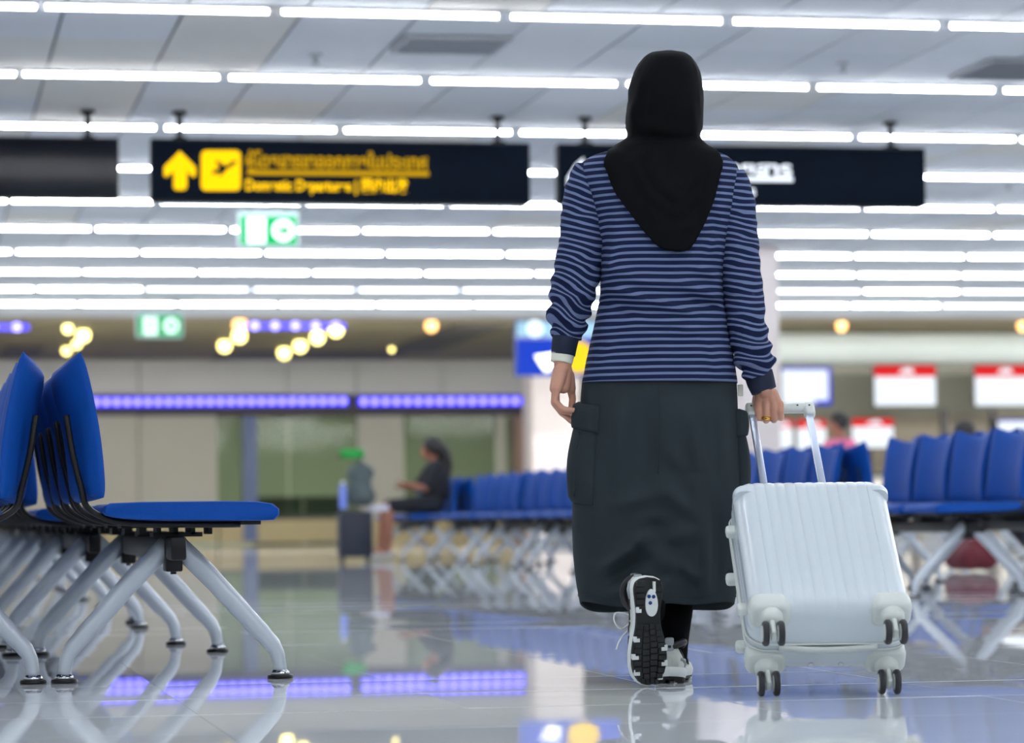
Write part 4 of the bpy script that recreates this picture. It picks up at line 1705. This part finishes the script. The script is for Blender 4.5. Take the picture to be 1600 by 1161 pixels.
# right hand closed round the grip of the suitcase
GL = RWI @ (GRIP_W - WLOC)
gx, gy = px_of(GRIP_W)
gyy = GL.y
fin = []
for i, (fx, rr_) in enumerate(((1184.5, .0098), (1196.5, .0102), (1208.5, .0102), (1219.5, .0094))):
    dx = 0
    top_ = (636, 633, 634, 639)[i]
    bot = (655, 659, 658, 655)[i]
    fin.append(([(fx - 1, top_ - 8, gyy - .022), (fx, top_ + 4, gyy - .032), (fx + .5, bot - 4, gyy - .024), (fx + .5, bot - 2, gyy + .006), (fx, bot - 10, gyy + .024)], [rr_ + .001, rr_, rr_, rr_ * .92, rr_ * .8]))
fin.append(([(1184, 622, gyy - .004), (1180, 640, gyy + .016), (1186, 652, gyy + .024), (1200, 655, gyy + .026)], [.0145, .0115, .010, .0085]))
hand(fin, [
    ((1191, 596, -.053), .0235, (1195, 612, gyy - .018), .0230),
    ((1190, 612, gyy - .016), .0200, (1184, 632, gyy - .020), .0125),
    ((1195, 612, gyy - .016), .0210, (1196, 630, gyy - .022), .0130),
    ((1200, 614, gyy - .016), .0195, (1208, 630, gyy - .022), .0130),
    ((1206, 616, gyy - .014), .0175, (1218, 635, gyy - .020), .0120),
], 'hand')
rc = L(1197, 652.5, gyy - .026)
rg = MB()
rg.tube([rc + Vector((.0118 * math.cos(2 * PI * q / 20), .0118 * math.sin(2 * PI * q / 20), .001 * math.sin(4 * PI * q / 20))) for q in range(21)], .0022, 8)
rg.tube([rc + Vector((.0118 * math.cos(2 * PI * q / 20), .0118 * math.sin(2 * PI * q / 20), -.004 + .0012 * math.sin(4 * PI * q / 20 + 2))) for q in range(21)], .0016, 8)
rg.build('ring', M_GOLD, body, True)

# leggings
lg = MB()
lg.capsule(L(1070, 790, .06), .060, L(1051, 1005, -.115), .0405)
lg.capsule(L(1051, 1005, -.115), .0405, L(1050, 1030, -.125), .040)
remeshed(lg, 'legging', .006, M_LEGGING, woman, 4)
lg = MB()
lg.capsule(L(1010, 825, .08), .055, L(1017, 955, -.24), .037)
remeshed(lg, 'legging', .006, M_LEGGING, woman, 4)

# ---- sneakers ---------------------------------------------------------------
M_SOLE = mat('black_outsole', (18, 21, 24), rough=.6, var=.15, scale=60)
M_MID = mat('white_midsole', (226, 230, 228), rough=.45, var=.03)
M_MESH = mat('white_mesh', (206, 208, 202), rough=.7, var=.08, scale=80, bump=.3, bscale=300)
M_OVER = mat('black_overlay', (20, 22, 26), rough=.5)
M_SILV = mat('silver_overlay', (150, 156, 160), rough=.35, metal=.4)
M_DOT = mat('blue_gel', (18, 58, 130), rough=.25)
SHL = .268
OUT = [(0, -.0, .0), (.012, -.020, .020), (.04, -.0325, .0325), (.10, -.038, .037), (.20, -.036, .034), (.32, -.033, .029), (.45, -.035, .031), (.58, -.042, .040), (.70, -.0465, .045),
       (.80, -.046, .044), (.89, -.039, .039), (.955, -.026, .030), (.988, -.012, .018), (1.0, 0.0, .004)]


def sole_ring(z, grow, n=44, sp=lambda t: 0.0):
    ts = [.5 - .5 * math.cos(PI * k / n) for k in range(n + 1)]
    a_ = [(interp(OUT, t)[0] * (1 + grow / .04), t) for t in ts]
    b_ = [(interp(OUT, t)[1] * (1 + grow / .04), t) for t in reversed(ts[1:-1])]
    return [Vector((x, (t - .5) * (SHL + 2 * grow) + SHL / 2, z + sp(t))) for x, t in a_ + b_]


def make_shoe(loc, rot, lab):
    r = bpy.data.objects.new('sneaker', None)
    COL.objects.link(r)
    r.parent = woman
    r['label'] = lab
    spring = lambda t: .016 * max(0, (t - .72) / .28) ** 2 + .006 * max(0, (.12 - t) / .12) ** 2

    def bld(m_, nm, mt, sm, parent=None):
        return m_.build(nm, mt, r, sm)
    bld(MB().loft([sole_ring(.004, -.0015, sp=spring), sole_ring(.006, 0, sp=spring), sole_ring(.012, .0006, sp=spring)], True, True), 'outsole', M_SOLE, 50)
    bld(MB().loft([sole_ring(.012, .0005, sp=spring), sole_ring(.018, .003, sp=spring), sole_ring(.028, .0035, sp=spring), sole_ring(.036, .001, sp=spring)], True, True), 'midsole', M_MID, 50)
    # tread blocks
    tr = MB()
    for row in range(17):
        t0 = .035 + row * .0565
        t1 = t0 + .046
        tm = (t0 + t1) / 2
        if .335 < tm < .43:
            continue
        lo, hi = interp(OUT, tm)
        lo, hi = lo * .93, hi * .93
        nb = 4 if tm > .43 else 3
        for q in range(nb):
            xa, xb = lo + (hi - lo) * q / nb + .0012, lo + (hi - lo) * (q + 1) / nb - .0012
            sk_ = .006 * (1 if q % 2 else -1)
            if tm < .33 and q == 1:
                continue
            ya, yb = t0 * SHL + sk_ * .3, t1 * SHL + sk_ * .3
            zz = spring(tm)
            tr.span(xa, xb, ya, yb, zz + .0, zz + .007)
    bld(tr, 'tread', M_SOLE, False)['kind'] = 'stuff'
    # white accents along the rim of the tread
    ac = MB()
    for t, s_ in ((.30, -1), (.57, -1), (.73, -1), (.88, -1), (.66, 1), (.80, 1), (.93, 1)):
        lo, hi = interp(OUT, t)
        x_ = lo if s_ < 0 else hi
        zz = spring(t)
        ac.span(x_ * .66, x_ * 1.0, t * SHL - .004, t * SHL + .005, zz - .0012, zz + .008)
        ac.span(x_ * .84, x_ * 1.02, t * SHL - .009, t * SHL + .003, zz - .0010, zz + .008)
    bld(ac, 'tread_accents', M_MID, False)['kind'] = 'stuff'
    # heel window with gel dots
    hw_ = []
    for q in range(28):
        a_ = 2 * PI * q / 28
        hw_.append((.005 + .0160 * math.cos(a_) * (1 + .15 * math.sin(a_)), .062 + .034 * math.sin(a_)))
    win = MB().loft([[Vector((x, y, z)) for x, y in hw_] for z in (.006, -.0015)], True, True)
    win.span(.010, .016, .010, .036, -.0012, .006)
    bld(win, 'heel_window', M_MID, 40)
    gd = MB()
    for x, y in ((-.002, .046), (.010, .047), (.001, .062)):
        gd.lathe((x, y, -.0015), [(.0048, .001), (.0048, -.001), (.003, -.002)], 10)
    bld(gd, 'gel_dots', M_DOT, 40)
    # upper: loft along the length
    secs = [(.015, .022, .095, .030), (.05, .032, .100, .036), (.12, .036, .094, .036), (.22, .035, .078, .036), (.34, .034, .082, .036), (.46, .036, .084, .036), (.58, .040, .074, .036), (.70, .044, .062, .036),
            (.80, .043, .054, .036), (.88, .038, .048, .036), (.95, .027, .042, .034), (.985, .013, .036, .034)]
    rings = []
    for t, hw, zt, zb in secs:
        lo, hi = interp(OUT, t)
        cx = (lo + hi) / 2
        z0 = zb - .008 + spring(t)
        h_ = zt - z0 + spring(t) * .6
        ring = []
        for q in range(25):
            a_ = PI * q / 24
            c, s_ = math.cos(a_), math.sin(a_)
            ring.append(Vector((cx + hw * math.copysign(abs(c) ** .75, c) * (1 - .18 * s_ ** 2), t * SHL, z0 + h_ * s_ ** .8)))
        rings.append(ring)
    mbu = MB().loft(rings, True, True)
    bld(mbu, 'upper', M_MESH, True)
    # collar around the ankle
    col_ = MB()
    col_.tube([Vector((.034 * math.cos(2 * PI * q / 28), .048 + .042 * math.sin(2 * PI * q / 28), .094 + .008 * math.cos(4 * PI * q / 28) - .006 * math.sin(2 * PI * q / 28))) for q in range(29)], .009, 10)
    bld(col_, 'collar', M_OVER, True)
    # curved side overlays and heel counter
    for s_ in (-1, 1):
        def side(t, z):
            lo, hi = interp(OUT, t)
            _t, hw_s, zt_s, zb_s = (t,) + tuple(interp(secs, t))
            z0_ = zb_s - .008 + spring(t)
            s1 = min(.93, max(0, (z - z0_) / (zt_s - z0_ + spring(t) * .6)) ** 1.25)
            c1 = math.sqrt(1 - s1 * s1)
            return Vector(((lo + hi) / 2 + s_ * (hw_s * c1 ** .75 * (1 - .18 * s1 * s1) + .0005), t * SHL, z))
        ov = MB()
        ov.tube([side(.06, .082), side(.14, .070), side(.22, .056), side(.30, .044)], [.004, .0045, .0045, .003], 8)
        ov.tube([side(.10, .092), side(.20, .074), side(.30, .058), side(.40, .044)], [.003, .004, .004, .003], 8)
        ov.tube([side(.42, .042), side(.50, .058), side(.58, .070)], [.0035, .004, .003], 8)
        ov.tube([side(.55, .042), side(.62, .052), side(.70, .056)], [.0035, .004, .003], 8)
        bld(ov, 'side_overlay', M_OVER, True)
        ov = MB().tube([side(.04, .060), side(.12, .055), side(.20, .044)], [.004, .006, .004], 8)
        bld(ov, 'silver_overlay', M_SILV, True)
    tab = MB().rbox((0, .004, .098), (.022, .012, .034), .005, 3)
    bld(tab, 'heel_tab', M_SILV, 50)
    # laces
    lc = MB()
    for k in range(5):
        t = .40 + .065 * k
        z_ = .090 - .012 * k * .9
        lc.tube(arc_path([(-.022, t * SHL, z_ - .006), (0, t * SHL + .004, z_ + .003), (.022, t * SHL, z_ - .006)], 4), .0022, 6)
    lc.tube(arc_path([(-.004, .40 * SHL, .094), (-.030, .36 * SHL, .104), (-.058, .35 * SHL, .092), (-.066, .42 * SHL, .078), (-.050, .49 * SHL, .074), (-.014, .43 * SHL, .092)], 6), .0019, 6)
    lc.tube(arc_path([(.0, .42 * SHL, .094), (-.030, .52 * SHL, .088), (-.052, .60 * SHL, .080), (-.062, .68 * SHL, .078)], 6), .0019, 6)
    bld(lc, 'laces', M_MID, True)
    r.location = loc
    r.rotation_euler = rot.to_euler()
    return r


# planted right shoe: heel towards the camera
hl = L(1047, 1069, -.22)
make_shoe((hl.x, hl.y, .001), Matrix.Rotation(math.radians(-6), 3, 'Z'), 'white running shoe planted flat, right foot')
# trailing left shoe: toe on the floor, sole towards the camera
base_r = Matrix(((1, 0, 0), (0, 0, 1), (0, -1, 0))).transposed().transposed()
RB = Matrix((Vector((1, 0, 0)), Vector((0, 0, -1)), Vector((0, 1, 0)))).transposed()     # columns: X->x, Y->-z, Z->+y
RL = Matrix.Rotation(math.radians(17), 3, 'Z') @ Matrix.Rotation(math.radians(4), 3, 'X') @ Matrix.Rotation(math.radians(-1.5), 3, 'Y') @ RB
toe = L(1015, 1074, -.36)
tl = RL @ Vector((0, SHL, .010))
zmin = min((RL @ Vector((x, t * SHL, z))).z for t in (.9, .95, 1.0) for x in (-.03, 0, .03) for z in (0, .02, .05))
make_shoe((toe.x - tl.x, toe.y - tl.y, .002 - zmin), RL, 'white running shoe on its toe, black sole showing, left foot')

# ================================================================== passengers farther back
M_SKIN2 = mat('skin_brown', (150, 98, 76), rough=.55, var=.08)
M_HAIR = mat('dark_hair', (14, 13, 14), rough=.5, var=.2, scale=30)
M_DKSHIRT = mat('dark_clothes', (16, 22, 30), rough=.85, var=.15)
M_PINK = mat('pink_shirt', (226, 120, 160), rough=.8, var=.08)
M_TROU = mat('dark_trousers', (34, 36, 44), rough=.85)
M_SHOE2 = mat('pale_shoe', (190, 188, 184), rough=.6)
M_RED = mat('maroon_cloth', (92, 22, 34), rough=.8)


def limb(mb_, *pts):
    for (p, r), (q, s_) in zip(pts, pts[1:]):
        mb_.capsule(p, r, q, s_, 12)


def finger_fan(mb_, wrist, d_, side, r=.009):
    """a relaxed hand: palm and five slightly curled fingers"""
    d_ = Vector(d_).normalized()
    side = Vector(side).normalized()
    up_ = d_.cross(side)
    palm = Vector(wrist) + d_ * .05
    mb_.capsule(wrist, .022, palm, .026, 10)
    for i in range(4):
        b_ = palm + side * (.027 - .018 * i) + d_ * .01
        ln = (.07, .078, .074, .058)[i]
        m_ = b_ + d_ * ln * .6 - up_ * .008
        mb_.capsule(b_, r, m_, r * .95, 8)
        mb_.capsule(m_, r * .95, m_ + d_ * ln * .3 - up_ * .025, r * .8, 8)
    t0 = Vector(wrist) + side * .022 + d_ * .015
    t1 = t0 + side * .025 + d_ * .035
    mb_.capsule(t0, .012, t1, .010, 8)
    mb_.capsule(t1, .010, t1 + d_ * .03, .008, 8)


# ---- figure(): body mesh + clothes, in a local frame: +x = facing direction, z up
def figure(name, loc, rz, label, pose, shirt_m, trou_m, skin_m, hair='short', cat='person'):
    r = empty(name, loc, rz)
    tag(r, label, cat)
    J = {k: Vector(v) for k, v in pose.items()}
    b_ = MB()
    hd_, nk = J['head'], J['neck']
    b_.sphere(hd_, (.088, .072, .108), 16, 12)
    b_.sphere(hd_ + Vector((.05, 0, -.065)), (.045, .042, .042), 12, 8)          # jaw
    b_.sphere(hd_ + Vector((.094, 0, -.018)), (.016, .010, .018), 8, 6)          # nose
    b_.sphere(hd_ + Vector((.086, 0, -.058)), (.010, .022, .009), 8, 6)          # mouth
    for s_ in (-1, 1):
        b_.sphere(hd_ + Vector((.078, s_ * .030, .006)), (.012, .014, .010), 8, 6)
        b_.sphere(hd_ + Vector((-.005, s_ * .072, -.012)), (.018, .008, .028), 8, 6)
    limb(b_, (hd_ + Vector((-.01, 0, -.07)), .050), (nk, .052))
    limb(b_, (nk, .06), (J['chest'], .115), (J['waist'], .10), (J['hip'], .115))
    for s_ in 'lr':
        limb(b_, (J['sho_' + s_], .052), (J['elb_' + s_], .038), (J['wri_' + s_], .026))
        limb(b_, (J['hp_' + s_], .085), (J['kne_' + s_], .055), (J['ank_' + s_], .036))
        d_ = J['wri_' + s_] - J['elb_' + s_]
        finger_fan(b_, J['wri_' + s_], d_, (0, 1 if s_ == 'r' else -1, 0.2))
        limb(b_, (J['ank_' + s_], .036), (J['ank_' + s_] + Vector((.10, 0, -.035)), .03))
    remeshed(b_, 'body', .011, skin_m, r, 3)
    sh = MB()
    limb(sh, (nk + Vector((0, 0, -.05)), .080), (J['chest'], .160), (J['waist'], .155), (J['hip'] + Vector((0, 0, .04)), .135))
    limb(sh, (J['sho_l'], .064), (J['sho_r'], .064))
    for s_ in 'lr':
        limb(sh, (J['sho_' + s_], .066), (J['sho_' + s_].lerp(J['elb_' + s_], .85), .056))
    remeshed(sh, 'top', .014, shirt_m, r, 5)
    tr = MB()
    limb(tr, (J['hp_l'], .105), (J['hp_r'], .105))
    for s_ in 'lr':
        f = J.get('trou', Vector((1, 0, 0))).x
        if f >= 1:
            limb(tr, (J['hp_' + s_], .102), (J['kne_' + s_], .072), (J['ank_' + s_] + Vector((0, 0, .03)), .056))
        else:
            limb(tr, (J['hp_' + s_], .102), (J['hp_' + s_].lerp(J['kne_' + s_], .92), .078))
    remeshed(tr, 'trousers', .014, trou_m, r, 5)
    hr = MB()
    hr.sphere(hd_ + Vector((-.022, 0, .026)), (.105, .100, .108), 16, 12)
    if hair == 'pony':
        limb(hr, (hd_ + Vector((-.08, 0, .03)), .07), (hd_ + Vector((-.14, 0, -.05)), .075), (hd_ + Vector((-.18, 0, -.16)), .06), (hd_ + Vector((-.19, 0, -.27)), .03))
    remeshed(hr, 'hair', .011, M_HAIR, r, 3)
    for s_ in 'lr':
        a_ = J['ank_' + s_]
        q = MB()
        limb(q, (a_ + Vector((-.03, 0, -.045)), .042), (a_ + Vector((.06, 0, -.052)), .040), (a_ + Vector((.15, 0, -.058)), .034))
        q2 = remeshed(q, 'shoe', .010, M_SHOE2, r, 2)
    return r


def sit(arm):
    d_ = dict(head=(.0, 0, 1.15), neck=(-.05, 0, 1.00), chest=(-.05, 0, .86), waist=(-.04, 0, .70), hip=(-.02, 0, .60), hp_l=(-.02, .09, .575), hp_r=(-.02, -.09, .575),
              kne_l=(.44, .09, .56), kne_r=(.46, -.10, .56), ank_l=(.47, .09, .105), ank_r=(.52, -.10, .105), sho_l=(-.05, .17, .98), sho_r=(-.05, -.17, .98))
    d_.update(arm)
    return d_


AR1 = dict(elb_l=(.10, .22, .74), wri_l=(.26, .12, .78), elb_r=(.12, -.22, .74), wri_r=(.28, -.10, .76), trou=(0, 0, 0))
# woman in dark clothes on the farthest bench, facing the aisle (-X)
SY_ = 31.55 - 1.5 * PITCH_S
figure('person', (XR1 + .015, SY_, 0), PI, 'seated woman in dark clothes with dark ponytail, bare legs', sit(AR1), M_DKSHIRT, M_DKSHIRT, M_SKIN2, 'pony')
# passenger whose dark hair shows over the right benches, facing away
AR2 = dict(elb_l=(.06, .22, .72), wri_l=(.30, .14, .66), elb_r=(.06, -.22, .72), wri_r=(.30, -.14, .66))
q_ = PZ(1511, 664, 1.18)
bench_far = [o for o in bpy.data.objects if o.get('group') == 'benches farther back'][0]
t_ = (26.4)
hx_ = PY(1511, 664, t_).x
bench_far.location = (hx_ + .0, t_ + .5 * PITCH_S, 0)
figure('person', (hx_, t_, 0), 0.0, 'passenger seated behind the right benches, only dark hair showing', sit(AR2), M_RED, M_TROU, M_SKIN2, 'short')
# person in a pink shirt standing by the counters
st_ = dict(head=(.02, 0, 1.52), neck=(0, 0, 1.34), chest=(0, 0, 1.18), waist=(0, 0, .98), hip=(0, 0, .88), hp_l=(0, .085, .84), hp_r=(0, -.085, .84), kne_l=(.02, .09, .46), kne_r=(.0, -.09, .46),
           ank_l=(-.02, .09, .105), ank_r=(.0, -.09, .105), sho_l=(0, .18, 1.28), sho_r=(0, -.18, 1.28), elb_l=(-.02, .24, 1.02), wri_l=(.18, .22, .92), elb_r=(-.02, -.24, 1.02), wri_r=(.16, -.22, .90))
YP = 29.6
st_ = {k: (v[0], v[1], .105 + (v[2] - .105) * .875) for k, v in st_.items()}
px_ = PY(1312, 700, YP)
figure('person', (px_.x, YP, 0), math.radians(200), 'person in pink shirt standing beyond the right benches', st_, M_PINK, M_TROU, M_SKIN2, 'short')

# ================================================================== luggage beside the seated woman
M_NAVYB = mat('navy_luggage', (16, 26, 46), rough=.5, var=.15)
M_GREYB = mat('grey_backpack', (74, 86, 88), rough=.8, var=.12)
M_GRN = mat('green_plush', (36, 150, 66), rough=.9, var=.15, scale=20)
M_CART = mat('cart_beige', (190, 186, 150), rough=.4)
YL = 30.0
c_ = PY(555, 880, YL)
lx = c_.x
sc_ = empty('luggage_case', (lx, YL, 0))
tag(sc_, 'navy upright suitcase standing left of the seated woman', 'suitcase')
MB().rbox((0, 0, .28), (.34, .24, .46), .035, 3).build('shell', M_NAVYB, sc_, 50)
for s_ in (-1, 1):
    MB().box((s_ * .09, -.122, .28), (.012, .006, .40)).build('rib', M_TROU, sc_)
    for t_ in (-1, 1):
        MB().lathe((s_ * .13, t_ * .085, .028), [(.018, -.012), (.027, -.010), (.027, .010), (.018, .012)], 14, 'x').box((s_ * .13, t_ * .085, .045), (.03, .03, .03)).build('wheel', M_BPLASTIC, sc_, 40)
MB().tube(arc_path([(-.06, 0, .505), (-.05, 0, .53), (.05, 0, .53), (.06, 0, .505)], 4), .01, 8).build('carry_handle', M_BPLASTIC, sc_, True)
bp_ = empty('backpack', (lx + .06, YL, .560))
tag(bp_, 'grey backpack standing on top of the navy suitcase', 'backpack')
bmb = MB()
bmb.capsule((0, 0, .12), .125, (0, 0, .34), .105).capsule((-.06, 0, .10), .10, (.06, 0, .10), .10).capsule((-.06, 0, .33), .085, (.06, 0, .33), .085)
remeshed(bmb, 'bag_body', .012, M_GREYB, bp_, 5)
MB().rbox((0, -.125, .14), (.17, .06, .17), .025, 3).build('front_pocket', M_GREYB, bp_, 50)
for s_ in (-1, 1):
    MB().tube(arc_path([(s_ * .07, .10, .40), (s_ * .08, .15, .28), (s_ * .08, .12, .08)], 5), .014, 8).build('shoulder_strap', M_TROU, bp_, True)
MB().tube(arc_path([(-.03, .03, .43), (0, .03, .475), (.03, .03, .43)], 5), .008, 8).build('top_loop', M_TROU, bp_, True)
np_ = empty('neck_pillow', (lx - .06, YL - .02, 1.042))
tag(np_, 'green neck pillow lying on top of the grey backpack', 'pillow')
MB().tube([(.12 * math.cos(a_), .09 * math.sin(a_), .045) for a_ in [math.radians(-130 + 260 * q / 20) for q in range(21)]], [.03] + [.048] * 19 + [.03], 12).build('cushion', M_GRN, np_, True)
MB().box((-.09, -.02, .03), (.03, .05, .04)).build('clip', M_RED, np_)
bt = empty('water_bottle', (lx - .125, YL - .06, .535))
tag(bt, 'pale blue water bottle beside the grey backpack', 'bottle')
MB().lathe((0, 0, 0), [(.034, 0), (.036, .01), (.036, .20), (.028, .235), (.014, .25)], 16).build('flask', mat('bottle_blue', (120, 140, 230), rough=.3), bt, 40)
MB().lathe((0, 0, .25), [(.018, 0), (.018, .03)], 12).build('cap', M_WHITEP, bt, 40)
sb = empty('paper_bag', (lx + .19, YL - .03, .512))
tag(sb, 'white folded bag lying on the edge of the navy suitcase', 'bag')
MB().rbox((.04, 0, .022), (.20, .20, .044), .015, 3).build('folded_body', mat('white_bag', (206, 208, 226), rough=.7), sb, 50)
MB().rbox((.09, -.02, .052), (.10, .14, .016), .007, 2).build('top_fold', mat('white_bag', (206, 208, 226), rough=.7), sb, 50)
# bag stowed under the nearest right bench
qb = PZ(1526, 893, 0)
hb2 = empty('shoulder_bag', (qb.x, qb.y, 0))
tag(hb2, 'dark maroon bag on the floor seen beneath the nearest right bench', 'bag')
m_ = MB()
m_.capsule((-.10, -.16, .10), .09, (-.10, .16, .10), .09).capsule((.02, -.14, .10), .09, (.02, .14, .10), .09).capsule((-.05, -.12, .17), .07, (-.05, .12, .17), .07)
remeshed(m_, 'bag_body', .012, M_RED, hb2, 4)
MB().tube(arc_path([(-.04, -.12, .22), (-.05, -.05, .29), (-.05, .05, .29), (-.04, .12, .22)], 5), .009, 8).build('bag_handle', M_BPLASTIC, hb2, True)
